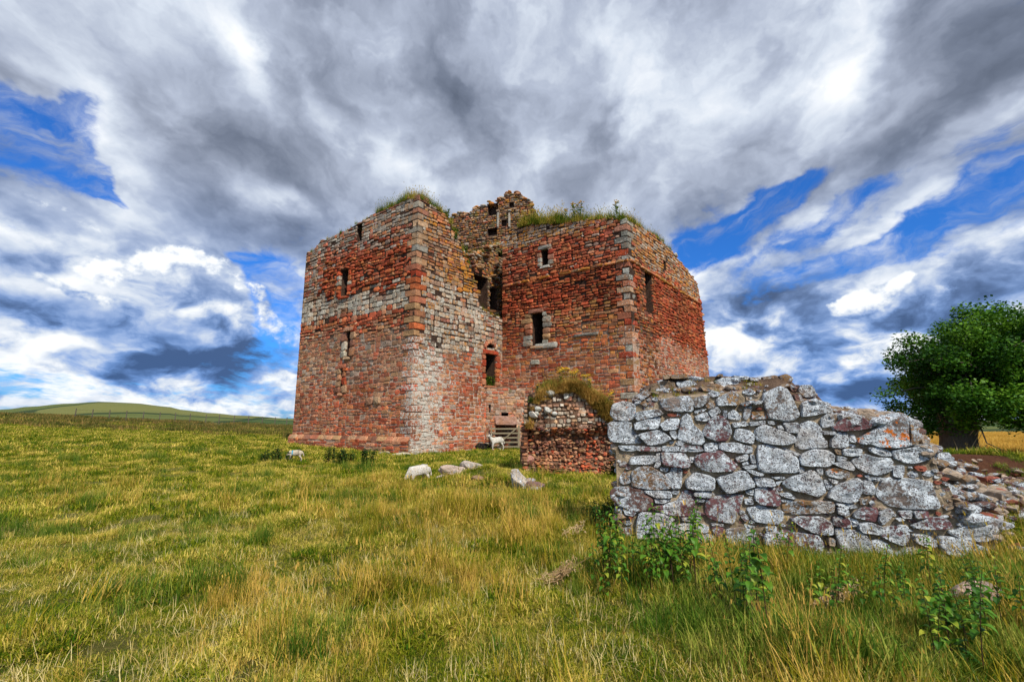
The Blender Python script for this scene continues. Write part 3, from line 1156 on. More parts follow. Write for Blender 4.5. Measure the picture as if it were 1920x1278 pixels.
# --- masonry that fills the inner angle at the foot of the stair, with the doorway behind the gate
P1 = F_B.pt(5.80, 0)
P2 = F_C.pt(1.78, 0)
F_I = Face(P1[:2], (P2 - P1)[:2], (P2 - P1).length)
F_I.top = [(0, 3.80), (3, 3.84)]
F_I.open.append((*sorted((F_I.px(929, 800)[0], F_I.px(968, 800)[0])), -.5, 1.55, 1.6))
F_I.hole(916, 758, 920, 773, .4)
F_I.hole(940, 774, 953, 780, .5)


def zone_infill(u, z, r):
    return Z([(TAN, .45), (GREY, .15), (PINK, .2), (RED, .25)], (.1, .12, .38), h=(.16, .28), w=(.2, .5), ero=.35)


lay(F_I, Q, zone_infill, rnd=rn, off=.02)
backing(F_I, castle, mort('left'), z0=-.5, off=.02)
vf = stone_shape(F_I, F_I.open[0][0] - .05, F_I.open[0][1] + .05, 1.55, 2.08, .16, rn, soft=.1)
QQ.add(vf, (.36, .22, .17), (.1, 0, 0), .9, tuple(F_I.pt(1, 1.8, .1)), near=.01)
# its sloping top
mb = MB()
T = [F_I.pt(0, 3.74, .02), F_I.pt(F_I.L, 3.74, .02), F_C.pt(.3, 3.95, .0), F_B.pt(7.1, 3.95, 0)]
mb.add([tuple(t) for t in T], [(0, 1, 2, 3)], (.2, .13, .09))
mb.build('wall_top', MAT_MORTAR, castle)

# --- broken innards behind the notch
OFFI = -1.35
F_N = Face((F_B.P - F_B.n * 1.35)[:2], DR, 9.15)
F_N.P = F_N.pt(0, 0)
F_N.profile([(800, 395), (838, 410), (846, 450), (858, 476), (885, 478), (905, 472), (925, 462), (945, 455), (960, 455)])
F_N.hole(886, 512, 914, 580, .9)
F_N.hole(918, 538, 931, 583, 1.2)
F_N.hole(934, 472, 941, 484, .6)
lay(F_N, Q, zone_ruin, z0=6.8, rnd=rn)
backing(F_N, castle, mort('ruin'), z0=6.5)
# ledges and overhanging stones in the notch
for (x, y, w, h, p) in ((900, 505, .9, .22, .45), (925, 520, .8, .2, .5), (905, 478, 1.0, .18, .35), (930, 500, .5, .2, .4), (884, 500, .5, .25, .55), (895, 590, .8, .2, .9), (922, 590, .9, .2, .8),
                        (912, 470, .7, .2, .5), (940, 512, .5, .22, .5), (878, 486, .5, .2, .7)):
    a = F_N.px(x, y)
    for q in range(3):
        uu = a[0] + rn.uniform(-.3, .3) * w
        zz = a[1] + rn.uniform(-.12, .12)
        ww = w * rn.uniform(.35, .6)
        vf = stone_shape(F_N, uu - ww / 2, uu + ww / 2, zz, zz + h * rn.uniform(.6, 1), p * rn.uniform(.6, 1), rn, soft=.6)
        Q.add(vf, pick(rn, [(TAN, .4), (GREY, .3), (BROWN, .3)]), (.15, .38, .45), ww * h, tuple(F_N.pt(uu, zz, p)))

# side wall of the recess: the broken thickness of the left tower's wall
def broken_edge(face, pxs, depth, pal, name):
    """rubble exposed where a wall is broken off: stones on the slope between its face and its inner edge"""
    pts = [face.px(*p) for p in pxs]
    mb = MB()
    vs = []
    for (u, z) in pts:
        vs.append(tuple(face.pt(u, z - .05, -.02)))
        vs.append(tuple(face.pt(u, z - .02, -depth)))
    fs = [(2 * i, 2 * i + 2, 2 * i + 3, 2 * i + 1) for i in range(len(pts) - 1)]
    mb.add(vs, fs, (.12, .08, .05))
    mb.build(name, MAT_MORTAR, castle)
    for i in range(len(pts) - 1):
        (ua, za), (ub, zb) = pts[i], pts[i + 1]
        L = math.hypot(ub - ua, zb - za)
        for k in range(int(L * depth * 9)):
            t, o = rn.random(), rn.uniform(.02, depth)
            uu, zz = lerp(ua, ub, t), lerp(za, zb, t)
            lump(Q, face.pt(uu, zz + .01, -o), rn.uniform(.10, .22), pick(rn, pal), (.15, .32, .4), rn)


ICO_V, ICO_F = None, None


def ico():
    global ICO_V, ICO_F
    if ICO_V is None:
        t = (1 + 5 ** .5) / 2
        v = [(-1, t, 0), (1, t, 0), (-1, -t, 0), (1, -t, 0), (0, -1, t), (0, 1, t), (0, -1, -t), (0, 1, -t), (t, 0, -1), (t, 0, 1), (-t, 0, -1), (-t, 0, 1)]
        f = [(0, 11, 5), (0, 5, 1), (0, 1, 7), (0, 7, 10), (0, 10, 11), (1, 5, 9), (5, 11, 4), (11, 10, 2), (10, 7, 6), (7, 1, 8),
             (3, 9, 4), (3, 4, 2), (3, 2, 6), (3, 6, 8), (3, 8, 9), (4, 9, 5), (2, 4, 11), (6, 2, 10), (8, 6, 7), (9, 8, 1)]
        v = [Vector(q).normalized() for q in v]
        # one subdivision: 42 vertices, 80 faces
        cache, nf = {}, []
        def mid(a, b):
            k = (min(a, b), max(a, b))
            if k not in cache:
                cache[k] = len(v)
                v.append(((v[a] + v[b]) / 2).normalized())
            return cache[k]
        for a, b, c in f:
            x, y, z = mid(a, b), mid(b, c), mid(c, a)
            nf += [(a, x, z), (b, y, x), (c, z, y), (x, y, z)]
        ICO_V, ICO_F = v, nf
    return ICO_V, ICO_F


def rock_vf(c, size, rnd, flat=.65, sx=1.0, sy=1.0, yaw=None, facets=5, tilt=0.15):
    """an angular field stone: a ball cut by a few random planes"""
    V0, F0 = ico()
    yaw = rnd.uniform(0, 6.28) if yaw is None else yaw
    planes = []
    for _ in range(facets):
        d = Vector((rnd.gauss(0, 1), rnd.gauss(0, 1), rnd.gauss(0, 1))).normalized()
        planes.append((d, rnd.uniform(.45, .85)))
    ca, sa = math.cos(yaw), math.sin(yaw)
    tl, tm = rnd.uniform(-tilt, tilt), rnd.uniform(-tilt, tilt)
    vs = []
    for v in V0:
        q = v * (1 + rnd.uniform(-.06, .06))
        for d, h in planes:
            s = q.dot(d)
            if s > h: q = q - d * (s - h) * .9
        x, y, z = q.x * sx * size, q.y * sy * size, q.z * flat * size
        z += x * tl + y * tm
        vs.append((c[0] + x * ca - y * sa, c[1] + x * sa + y * ca, c[2] + z))
    return vs, F0


def lump(quarry, c, size, col, wear, rnd, flat=.6):
    vf = rock_vf(c, size, rnd, flat, sx=rnd.uniform(.8, 1.4))
    quarry.add(vf, shade(col, rnd.uniform(.7, 1.2)), wear, size * size * 2, tuple(c))


for k in range(140):
    u_ = rn.uniform(2.5, 9.1)
    lump(Q, F_N.pt(u_, F_N.topz(u_) + rn.uniform(-.15, .12), rn.uniform(-.5, .12)), rn.uniform(.10, .22), pick(rn, [(TAN, .4), (GREY, .3), (ORAN, .2)]), (.15, .32, .5), rn)
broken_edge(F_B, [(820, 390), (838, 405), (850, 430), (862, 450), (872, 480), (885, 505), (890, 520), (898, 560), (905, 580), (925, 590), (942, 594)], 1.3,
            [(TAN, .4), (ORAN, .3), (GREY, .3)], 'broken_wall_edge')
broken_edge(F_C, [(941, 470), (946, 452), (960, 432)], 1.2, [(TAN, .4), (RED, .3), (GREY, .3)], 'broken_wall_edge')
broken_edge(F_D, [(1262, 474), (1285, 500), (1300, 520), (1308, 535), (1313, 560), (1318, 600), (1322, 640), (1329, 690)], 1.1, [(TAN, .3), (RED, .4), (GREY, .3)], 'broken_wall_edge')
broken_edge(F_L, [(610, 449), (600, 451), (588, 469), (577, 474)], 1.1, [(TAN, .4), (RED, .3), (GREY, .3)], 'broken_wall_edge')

# --- the tall fragment of the upper storey standing behind
F_F = Face((-5.2, 35.0), (.87, -.30), 7.3)
F_F.profile([(838, 412), (848, 408), (858, 401), (868, 397), (878, 402), (884, 400), (886, 392), (905, 383), (908, 387), (918, 381), (932, 379), (937, 371), (945, 368), (952, 361),
             (972, 361), (975, 372), (985, 374), (992, 378), (1001, 386), (1001, 402), (1010, 425)])
F_F.hole(861, 447, 879, 474, .9)
F_F.hole(915, 384, 934, 402, .5)
F_F.hole(914, 430, 932, 440, .6)
F_F.hole(955, 380, 964, 388, .3)
F_F.hole(940, 413, 950, 424, .3)
lay(F_F, Q, zone_ruin, z0=12.4, rnd=rn)
backing(F_F, castle, mort('ruin'), z0=12.0)
top = F_F.top
mbk = MB()
prevs = None
for i in range(int(F_F.L / .25) + 1):
    u = i * .25
    cur = [tuple(F_F.pt(u, F_F.topz(u) - .07, 0)), tuple(F_F.pt(u, F_F.topz(u) - .1, -1.0)), tuple(F_F.pt(u, 12.0, -1.0))]
    if prevs:
        mbk.add(prevs + cur, [(0, 3, 4, 1), (1, 4, 5, 2)], (.12, .085, .06))
    prevs = cur
for u in (0.0, F_F.L):
    mbk.add([tuple(F_F.pt(u, 12, 0)), tuple(F_F.pt(u, 12, -1)), tuple(F_F.pt(u, F_F.topz(u) - .1, -1)), tuple(F_F.pt(u, F_F.topz(u) - .07, 0))], [(0, 1, 2, 3)], (.12, .085, .06))
mbk.build('upper_wall_core', MAT_MORTAR, castle)
for k in range(150):
    u = rn.uniform(0, F_F.L)
    lump(Q, F_F.pt(u, F_F.topz(u) + rn.uniform(-.12, .10), rn.uniform(-.7, .1)), rn.uniform(.10, .24), pick(rn, [(TAN, .5), (GREY, .3), (ORAN, .3)]), (.15, .38, .3), rn)
# two slender shafts either side of the upper fireplace
for px_ in (934, 956):
    a, b = F_F.px(px_, 428), F_F.px(px_, 398)
    vf = stone_shape(F_F, a[0] - .07, a[0] + .07, a[1], b[1], .13, rn, soft=.2)
    QQ.add(vf, (.30, .28, .24), (.25, .1, .1), .2, tuple(F_F.pt(a[0], a[1], .1)))
    vf = stone_shape(F_F, a[0] - .13, a[0] + .13, b[1], b[1] + .15, .17, rn, soft=.2)
    QQ.add(vf, (.28, .26, .21), (.25, .1, .1), .2, tuple(F_F.pt(a[0], a[1], .1)))
# front pier of the upper storey, left of the window
F_G = Face(F_F.pt(1.55, 0, .75)[:2], (.87, -.30), 1.1)
F_G.profile([(884, 440), (893, 432), (903, 436), (905, 450)])
F_G.top = [(0, 15.6), (.6, 16.2), (1.1, 15.6)]
lay(F_G, Q, zone_ruin, z0=12.4, rnd=rn)
backing(F_G, castle, mort('ruin'), z0=12.0)

# --- closing walls (never in the photograph) and the turfed tops, added right across so the interior stays dark
A_ = F_L.pt(F_L.L, 0)
E_ = F_D.pt(F_D.L, 0)
back = [A_, A_ + Vector((*DR, 0)) * 13.2, E_ + Vector((0, 0, 0))]
mb = MB()
zz = [13.1, 12.6, 5.8]
for i in range(2):
    a, b = back[i], back[i + 1]
    n = 12
    for k in range(n):
        p, q = a.lerp(b, k / n), a.lerp(b, (k + 1) / n)
        za, zb = lerp(zz[i], zz[i + 1], (k / n) ** (1 if i == 0 else 5)), lerp(zz[i], zz[i + 1], ((k + 1) / n) ** (1 if i == 0 else 5))
        mb.add([(p.x, p.y, -.5), (q.x, q.y, -.5), (q.x, q.y, zb), (p.x, p.y, za)], [(0, 3, 2, 1)], (.2, .10, .07))
mb.build('rear_wall', MAT_MORTAR, castle)


def m_turf(g, b):
    p = pos(g)
    n = g.noise(p, 3.0, 7, 0.7)
    g.put(b.inputs['Base Color'], g.mix(g.ramp(n, .38, .62), (.045, .055, .015), (.17, .115, .045)))
    bump(g, b, g.noise(p, 20, 6, .7), .08, 1)


MAT_TURF = mat('wall_top_turf', m_turf)


def cap(P, da, db, La, Lb, za, zb, zref, name, zmin=9.0, clip=None):
    """lumpy turfed top between two faces that meet at P"""
    na, nb = int(La / .3), int(Lb / .3)
    vs, fs = [], []
    for i in range(na + 1):
        for j in range(nb + 1):
            a, b = La * i / na, Lb * j / nb
            t, s = za(a), zb(b)
            wa, wb = math.exp(-b * .9), math.exp(-a * .9)
            z = zref + (t - zref) * wa + (s - zref) * wb * (1 - .0)
            z = min(z, max(t, zref) if b < .5 else 99, max(s, zmin) if a < .3 else 99) - .06
            z += .12 * n2(a, b, 1.2, 6) * (1 if 0 < i < na and 0 < j < nb else 0)
            if clip: z = clip(a, b, z)
            q = P + da * a + db * b
            vs.append((q.x, q.y, z))
    for i in range(na):
        for j in range(nb):
            k = i * (nb + 1) + j
            fs.append((k, k + 1, k + nb + 2, k + nb + 1))
    mb = MB()
    mb.add(vs, fs, (.2, .15, .08))
    mb.build(name, MAT_TURF, castle)


def clipL(a, b, z):
    # the inner part has fallen in behind the notch
    if a < 3.0 and b > 2.6:
        return min(z, F_B.topz(b) - .12)
    if a < .9:
        return min(z, F_B.topz(b) - .08)
    if b > 2.0 and a < 4.4:
        return min(z, 12.4)
    return min(z, 13.4)


cap(F_L.P.copy(), F_L.d, F_B.d, F_L.L, F_B.L + 5.8, F_L.topz, lambda b: F_B.topz(b) if b < 3.2 else 12.4, 12.6, 'turf_top', clip=clipL)
cap(F_D.P.copy(), -F_C.d, F_D.d, F_C.L, F_D.L, lambda a: F_C.topz(F_C.L - a), F_D.topz, 12.9, 'turf_top', zmin=5,
    clip=lambda a, b, z: min(z, F_D.topz(b) + .0 * a - .08) if a < 1.4 else z)

Q.flush(castle, MAT_STONE, 300)
QQ.flush(castle, MAT_STONE, 300, name='dressed_stone', mass='dressed_stone_facing')

# ------------------------------------------------------------------ the gate in the doorway
def m_wood(g, b):
    p = pos(g)
    n = g.noise(g.vm('MULTIPLY', p, (14, 14, 2)), 2.0, 5, .6)
    g.put(b.inputs['Base Color'], g.mix(n, (.10, .085, .055), (.34, .29, .19)))
    bump(g, b, n, .01, .6)


MAT_WOOD = mat('weathered_timber', m_wood)
gate = empty('wooden_gate', F_I.pt(1.1, .2, .25), 'weathered five bar timber gate shut across the low doorway of the tower', 'gate')
g0, g1 = F_I.px(921, 820)[0], F_I.px(972, 820)[0]
gz = ground(*F_I.pt(1, 0, .3)[:2]) - .02


def bar(name, a, b, th=.05, wd=.09, parent=gate, out=.3):
    (ua, za), (ub, zb) = a, b
    L = Vector((ub - ua, zb - za)).normalized()
    N = Vector((-L.y, L.x)) * wd / 2
    q = [(ua - N.x, za - N.y), (ub - N.x, zb - N.y), (ub + N.x, zb + N.y), (ua + N.x, za + N.y)]
    vs = [tuple(F_I.pt(u_, z_, out)) for u_, z_ in q] + [tuple(F_I.pt(u_, z_, out + th)) for u_, z_ in q]
    mb = MB()
    mb.add(vs, [(0, 3, 2, 1), (4, 5, 6, 7), (0, 1, 5, 4), (1, 2, 6, 5), (2, 3, 7, 6), (3, 0, 4, 7)])
    mb.build(name, MAT_WOOD, parent)


for k in range(5):
    zb_ = gz + .18 + k * .28 - (0.02 * k)
    bar('bar', (g0 + .06, zb_), (g1 - .06, zb_ + .01))
bar('post', (g1, gz - .1), (g1, gz + 1.42), .11, .11, out=.26)
bar('post', (g0, gz - .1), (g0, gz + 1.42), .07, .07, out=.26)
bar('brace', (g0 + .75, gz + .62), (g1 - .1, gz + 1.3), .04, .07, out=.352)


# ------------------------------------------------------------------ the stub of curtain wall in the middle
stub = empty('wall_stub', (2.0, 16.0, 0.1), 'broken stub of red rubble wall with a shaggy cap of dry grass and yellow flowers', 'ruined wall')
F_S = Face((.42, 15.75), (1.0, .08), 3.25)
F_S.profile([(985, 850), (992, 800), (990, 760), (1000, 745), (1018, 733), (1045, 726), (1085, 728), (1120, 745), (1150, 772), (1170, 800)])
rs = random.Random(23)
QS = Quarry()


def zone_stub(u, z, r):
    e = z + .25 * nz(u, z, 1.1, 3)
    e += rs.gauss(0, .12)
    if e > 1.55: return Z([(GREY, .4), (CREAM, .22), (TAN, .4), (PINK, .2), (BROWN, .1)], (.3, .15, .25), h=(.11, .2), w=(.12, .3), ero=.5, v=1.15)
    if u > 1.75 and e < 1.15 and u < 2.35: return Z([([(.50, .12, .05), (.42, .09, .05)], 1)], (0, 0, 0), h=(.09, .17), w=(.10, .24), ero=1.0)
    return Z([(BROWN, .4), (RED, .10), (PINK, .28), (TAN, .35)], (.18, .08, .02), h=(.09, .17), w=(.10, .28), ero=1.0, split=.2)


def stub_off(u, z):
    # the facing has fallen away below; the core lies deeper there
    return -.30 * sstep(1.55 - z + .2 * nz(u, z, 1.5, 2), 0, .35) * sstep(z, -.2, .7) + .06 * nz(u, z, 2.5)


class Bumpy(Face):
    def pt(self, u, z, o=0.0):
        return Face.pt(self, u, z, o + stub_off(u, z))


F_S.__class__ = Bumpy
lay(F_S, QS, zone_stub, z0=-.1, rnd=rs, wob=.12, band=(.4, .8))
# rough ends and top
F_S2 = Face(F_S.P[:2], (0.05, 1.0), 1.5, )
F_S2.n = Vector((-1, .05, 0))
F_S2.flip = F_S2.d.cross(Vector((0, 0, 1))).dot(F_S2.n) < 0
F_S2.top = [(0, 2.2), (1.5, 2.5)]
lay(F_S2, QS, zone_stub, z0=-.1, rnd=rs, wob=.12, band=(.4, .8))
for k in range(420):
    u, z = rs.uniform(-.05, 3.2), rs.uniform(0, 1.5)
    c = F_S.pt(u, z, rs.uniform(-.02, .05))
    lump(QS, c, rs.uniform(.04, .10), pick(rs, [(BROWN, .45), (RED, .10), (PINK, .25), (TAN, .35)]), (.08, .05, 0), rs)
for k in range(110):   # fallen stones along the foot
    u = rs.uniform(-.7, 3.1) if k < 60 else rs.gauss(-.1, .3)
    q = F_S.pt(u, 0, 0) + F_S.n * rs.uniform(.1, .45)
    lump(QS, (q.x, q.y, ground(q.x, q.y) + .02), rs.uniform(.05, .13), pick(rs, [(BROWN, .3), (RED, .3), (PINK, .4)]), (.08, .05, 0), rs)
for (px_, py_, sz) in ((1030, 737, .16), (1025, 768, .15), (1008, 766, .13), (1000, 777, .15), (1020, 742, .1), (1062, 745, .1), (990, 862, .24), (1005, 775, .10), (1040, 775, .1)):
    q = F_S.px(px_, py_)
    lump(QS, F_S.pt(q[0], q[1], .05), sz, (.5, .5, .46) if py_ < 800 else (.40, .20, .15), (.5, .1, 0) if py_ < 800 else (0, 0, 0), rs, flat=.75)
mb = MB()
N = 22
grid = []
for i in range(N + 1):
    u = F_S.L * i / N
    row = []
    for j, z in enumerate(np.linspace(-.3, 1, 15)):
        zz_ = lerp(-.3, F_S.topz(u) - .05, (z + .3) / 1.3)
        row.append(tuple(F_S.pt(u, zz_, .0 + .02 * nz(u * 3, zz_ * 3))))
    for w in (.3, .8, 1.3, 1.6):
        t = F_S.topz(u) + .15 * math.sin(min(1, w / .8) * 1.57) + .05 * nz(u, w, 2)
        q = F_S.P + F_S.d * u - F_S.n * w
        row.append((q.x, q.y, t))
    q = F_S.P + F_S.d * u - F_S.n * 1.7
    row.append((q.x, q.y, -.3))
    grid.append(row)
M_ = len(grid[0])
vs = [p for r in grid for p in r]
fs = [(i * M_ + j, i * M_ + j + 1, (i + 1) * M_ + j + 1, (i + 1) * M_ + j) for i in range(N) for j in range(M_ - 1)]
fs += [tuple(range(M_)), tuple(N * M_ + j for j in reversed(range(M_)))]
mb.add(vs, fs, (.17, .10, .065))
mb.build('wall_core', MAT_MORTAR, stub)
QS.flush(stub, MAT_STONE, 300)

# ------------------------------------------------------------------ the grey wall in front
W0 = Vector((1.53, 7.05, 0))
W1 = Vector((5.75, 5.85, 0))
F_W = Face(W0[:2], (W1 - W0)[:2], (W1 - W0).length)
wall = empty('ruined_wall', (3.6, 6.6, 0), 'low ruined grey wall of big lichen crusted rubble blocks, tumbling away at its right end', 'ruined wall')
KIND = {
    'w': ((.19, .115, .105), (.95, .05, .1)), 'g': ((.19, .15, .13), (.72, .1, .15)), 'r': ((.17, .08, .085), (.58, .12, .2)),
    'o': ((.30, .19, .10), (.60, .35, .62)), 'b': ((.17, .095, .08), (.42, .0, .1)), 't': ((.42, .33, .25), (.1, .08, .2)),
    'R': ((.32, .105, .07), (.0, .1, .1)), 'k': ((.30, .22, .15), (.35, .3, .55)), 'G': ((.19, .15, .13), (.66, .46, .15)),
}
ORG = {'1': (1140, 700), '2': (1320, 700), '3': (1500, 700), '4': (1680, 740), '5': (1140, 870), '6': (1320, 870), '7': (1500, 870), '8': (1680, 880)}
TR = """
1G 65,390 200,350 345,400 335,560 240,605 100,590 30,520
1g 5,615 290,615 300,700 380,790 440,880 230,880 50,860 10,780
1G 350,490 640,450 700,515 520,560 380,595 345,560
1w 330,630 540,560 660,550 640,690 480,705 345,710
1g 650,330 1020,280 1070,350 1060,480 900,485 720,470 670,400
1g 1070,320 1255,275 1280,340 1180,420 1090,435
1w 650,640 760,570 900,570 880,700 700,720
1w 1090,540 1240,485 1290,580 1220,605 1110,590
1w 375,770 640,705 800,820 700,875 510,905 440,840
1w 770,730 850,725 870,800 840,830 790,790
1w 930,560 990,510 1050,550 1070,640 1180,740 1215,850 1160,895 960,855 875,815 900,700
1w 125,905 350,905 350,975 170,970
1r 360,910 670,925 660,975 360,970
1w 680,910 895,915 885,980 690,980
1r 930,905 1130,905 1210,965 1140,985 900,985
1w 1205,890 1310,868 1375,880 1380,965 1215,985
1w 300,1045 590,1030 605,1095 540,1145 275,1140 280,1080
1w 605,1000 655,1000 670,1140 620,1190 575,1175 610,1100
1r 670,990 960,1000 1020,1090 1030,1180 850,1175 690,1140 670,1060
1w 1025,1045 1080,1050 1090,1110 1035,1120
1w 655,1175 760,1190 750,1235 660,1220
5o 300,100 400,30 560,30 780,200 785,290 640,320 430,300 310,270
5w 800,40 930,50 920,290 800,300 792,200 700,130 780,100
2r -110,1040 0,1000 200,970 300,1060 410,1150 350,1220 130,1240 0,1220 -110,1150
2w 175,870 400,870 600,920 600,1000 400,995 200,960
2r -15,720 60,600 130,540 220,540 300,620 340,740 280,840 150,850 50,820 0,780
2w 45,480 160,415 210,490 90,555
2w 230,470 285,470 280,560 235,565
2w 290,510 370,450 470,540 440,590 300,570
2g 500,430 600,415 570,540 520,590 485,560
2o 595,480 780,480 810,570 600,580
2w 345,620 520,600 555,660 360,680
2w 555,610 760,590 760,640 580,665
2w 395,690 560,715 630,770 615,885 500,870 365,820
2w 640,710 740,640 880,690 1120,790 1130,860 1000,900 840,890 650,840
2w 980,620 1180,620 1165,750 1040,740
2w 790,600 860,600 885,645 800,640
2w 905,665 960,650 1000,710 930,700
2g 740,260 850,215 950,170 1030,200 1100,330 1190,520 1140,570 1030,600 880,575 810,560 740,370
3g 5,375 180,320 290,370 400,490 200,520 50,545 5,540
2o 145,320 350,225 430,280 420,410 160,410
2G 450,380 600,340 730,350 700,390 470,415
3w 0,640 100,600 180,620 250,700 260,790 320,860 320,930 150,935 0,950 -70,900 -40,760
2w 670,920 760,890 950,950 1165,1060 1175,1245 760,1240 668,1190
2w 965,920 1100,965 1190,1005 1180,1040 1020,980
2w 385,1060 540,1000 560,1080 410,1115
2w 565,1020 620,1020 645,1125 585,1125
2w 470,1125 560,1100 565,1140 480,1150
2r 480,1170 640,1138 650,1185 500,1195
2w 1182,1170 1250,1180 1250,1235 1182,1250
3w 0,1020 150,950 330,965 420,1030 400,1120 330,1170 100,1165 0,1150 -20,1080
3w 240,580 330,500 410,560 400,660 260,690
3w 250,720 420,730 430,770 270,770
3w 370,840 470,730 580,740 600,925 370,930
3w 605,770 680,780 690,870 610,860
3r 385,670 560,520 700,520 860,640 850,690 620,720 430,720
3G 720,820 1000,650 1130,570 1310,550 1330,760 1335,910 1200,935 960,925 880,890 780,895 710,870
3w 515,950 755,945 755,1030 600,1040 520,1020
3w 850,930 1000,930 1110,980 1130,1040 1000,1035 880,990
3w 635,1090 800,1010 950,1060 1110,1060 1155,1120 1120,1230 960,1280 820,1250 700,1180
4w -70,700 150,670 340,640 430,790 320,840 120,865 20,830 -60,780
4g 170,640 400,620 435,650 400,685 345,640
7w 1145,20 1290,10 1300,90 1260,165 1150,150
3w 450,1030 580,1060 560,1100 460,1100
3w 390,1130 560,1105 620,1110 670,1190 640,1220 500,1185
4o 130,300 180,300 250,420 255,580 200,620 135,640 150,450
5o 150,150 210,85 280,130 290,230 200,250 150,220
5b 35,350 110,280 280,290 430,310 480,360 560,440 550,540 450,585 300,590 130,500 50,430
5r 190,560 360,600 330,650 220,630
5w 460,325 790,332 800,420 600,415 470,350
5w 581,430 810,440 700,485 600,480
5w 805,325 900,332 880,380 812,370
5r 870,450 940,332 1050,332 1090,500 1080,560 1220,620 1150,640 870,640 700,610 560,550 600,520 780,480
5w 975,200 1090,100 1270,140 1340,180 1330,320 1180,320 1080,310 990,290
5w 1075,360 1110,332 1305,340 1290,415 1180,410 1080,390
5w 1110,430 1220,440 1200,470 1120,465
6r 20,440 200,390 400,380 490,390 450,500 420,600 360,740 200,710 90,690 20,620
5w 400,605 680,620 830,690 770,760 700,1000 680,1050 450,1050 370,1000 360,800
5r 920,655 1170,665 1160,705 940,700
5w 860,750 1100,720 1260,780 1260,850 1130,850 1050,930 870,940
5w 1130,858 1210,865 1350,890 1370,1010 1310,1020 1130,965
5r 110,880 220,790 290,800 280,920 120,915
5w 150,940 280,940 270,990 150,990
5k 1140,980 1290,1030 1290,1090 1150,1060
5w 800,760 850,750 860,940 720,1040 730,980
6w 150,170 500,65 640,270 470,320 290,365 200,280
6w 510,62 570,60 740,110 720,140 620,130
6w 617,152 850,180 890,270 660,278
6w 830,155 1000,155 1020,180 900,182
6w 890,222 980,200 920,265
6r 640,290 890,285 940,400 950,490 920,520 700,500 630,440
6w 510,325 620,315 620,390 525,365
6w 500,430 600,430 620,500 510,500
6w 530,545 700,512 850,560 975,580 980,680 920,750 760,735 620,710
6w 430,548 520,600 450,630
6r 450,655 520,618 560,680 510,715
7w -235,230 -110,150 0,120 110,70 170,90 250,190 300,340 200,400 100,370 0,345 -100,320 -180,290
6w 930,360 1060,350 1150,420 1100,432 950,385
6w 955,438 1110,452 1090,472 960,462
7o -230,490 0,450 380,460 410,510 400,600 200,612 -200,625
7r -135,680 0,650 250,650 380,730 400,790 390,880 280,880 120,840 0,780
6g 260,815 480,790 640,830 660,1100 470,1080 300,980
6w 500,745 630,772 620,800 510,790
7r -460,880 -220,830 0,850 200,880 280,1000 200,1170 0,1130 -200,1090 -430,1010
6w 760,780 900,770 900,850 780,855
6r 80,790 160,780 240,790 230,910 150,900
6r 0,790 60,800 50,852 0,850
6w 90,732 240,742 240,775 90,762
7t 340,930 420,930 420,1020 350,1010
7b 440,1080 620,1085 700,1150 680,1230 520,1210
7w 430,820 520,795 700,835 800,872 880,1000 910,1105 760,1100 680,1100 500,1060 470,940
7r 395,650 530,650 610,700 620,780 530,788 400,760
7w 590,662 720,702 715,770 640,785
7w 430,482 650,490 700,540 560,550 440,512
7w 445,530 580,548 600,620 540,640 450,612
7r 655,620 760,535 940,540 955,600 945,720 800,690 665,660
7w 962,600 1100,545 1150,600 1100,680 1010,755 960,690
7w 722,742 860,722 1020,780 1020,850 960,880 760,850 712,800
7w 320,400 450,250 700,172 750,210 740,340 690,455 600,478 450,458
7w 778,200 890,212 930,310 920,380 772,370
7g 948,340 1040,180 1200,160 1450,190 1620,220 1680,380 1730,500 1700,550 1500,560 1300,550 1100,510 980,420
7k 725,440 850,392 870,440 830,500 730,500
7w 842,470 890,448 930,490 880,528
7o 305,82 420,42 590,82 608,160 480,180 322,140
7w 335,172 470,205 440,240 380,230
7w 282,200 320,192 400,270 330,320
7g 182,42 270,52 278,130 205,130
7w 832,162 1020,162 980,208 842,200
7r 982,888 1040,790 1200,770 1260,850 1345,880 1345,960 1270,1018 1120,960
7w 872,958 1000,942 1100,1000 1158,1110 1130,1170 1000,1130 910,1060
8w -30,1050 100,980 200,945 320,1000 230,1105 140,1140 0,1100
8r 0,512 178,502 178,610 50,600
8r 190,512 370,512 380,590 222,608
8r 178,690 400,590 500,592 620,622 660,710 530,738 232,735
8w 462,610 610,562 628,582 502,622
8w -60,800 0,690 120,702 140,850 80,948 0,930
8w 190,802 370,812 490,890 500,968 350,960 205,900
8w 512,832 700,842 1110,980 1100,1090 1050,1108 800,1080 600,1050 520,950
8g 622,770 850,702 1000,682 1130,740 1200,860 1100,898 920,898 770,860
8w 342,1080 400,1022 430,1160 352,1170
8w 490,1062 590,1062 628,1130 560,1160
8R 242,1112 320,1092 310,1138 252,1148
7w 772,1122 900,1130 960,1200 950,1278 800,1278
7w 952,1172 1150,1192 1200,1270 1000,1270
5k 870,960 1120,990 1130,1100 900,1060
6w -60,1040 90,1040 120,1110 -50,1110
7k 300,1100 430,1090 500,1210 330,1240
2k 10,400 60,350 140,380 130,430 50,450
3k 410,950 500,950 510,1020 440,1010
4t 300,560 380,560 400,615 320,620
7k 420,1240 600,1230 740,1240 700,1330 450,1330
8k 640,1110 760,1090 800,1150 690,1190
"""
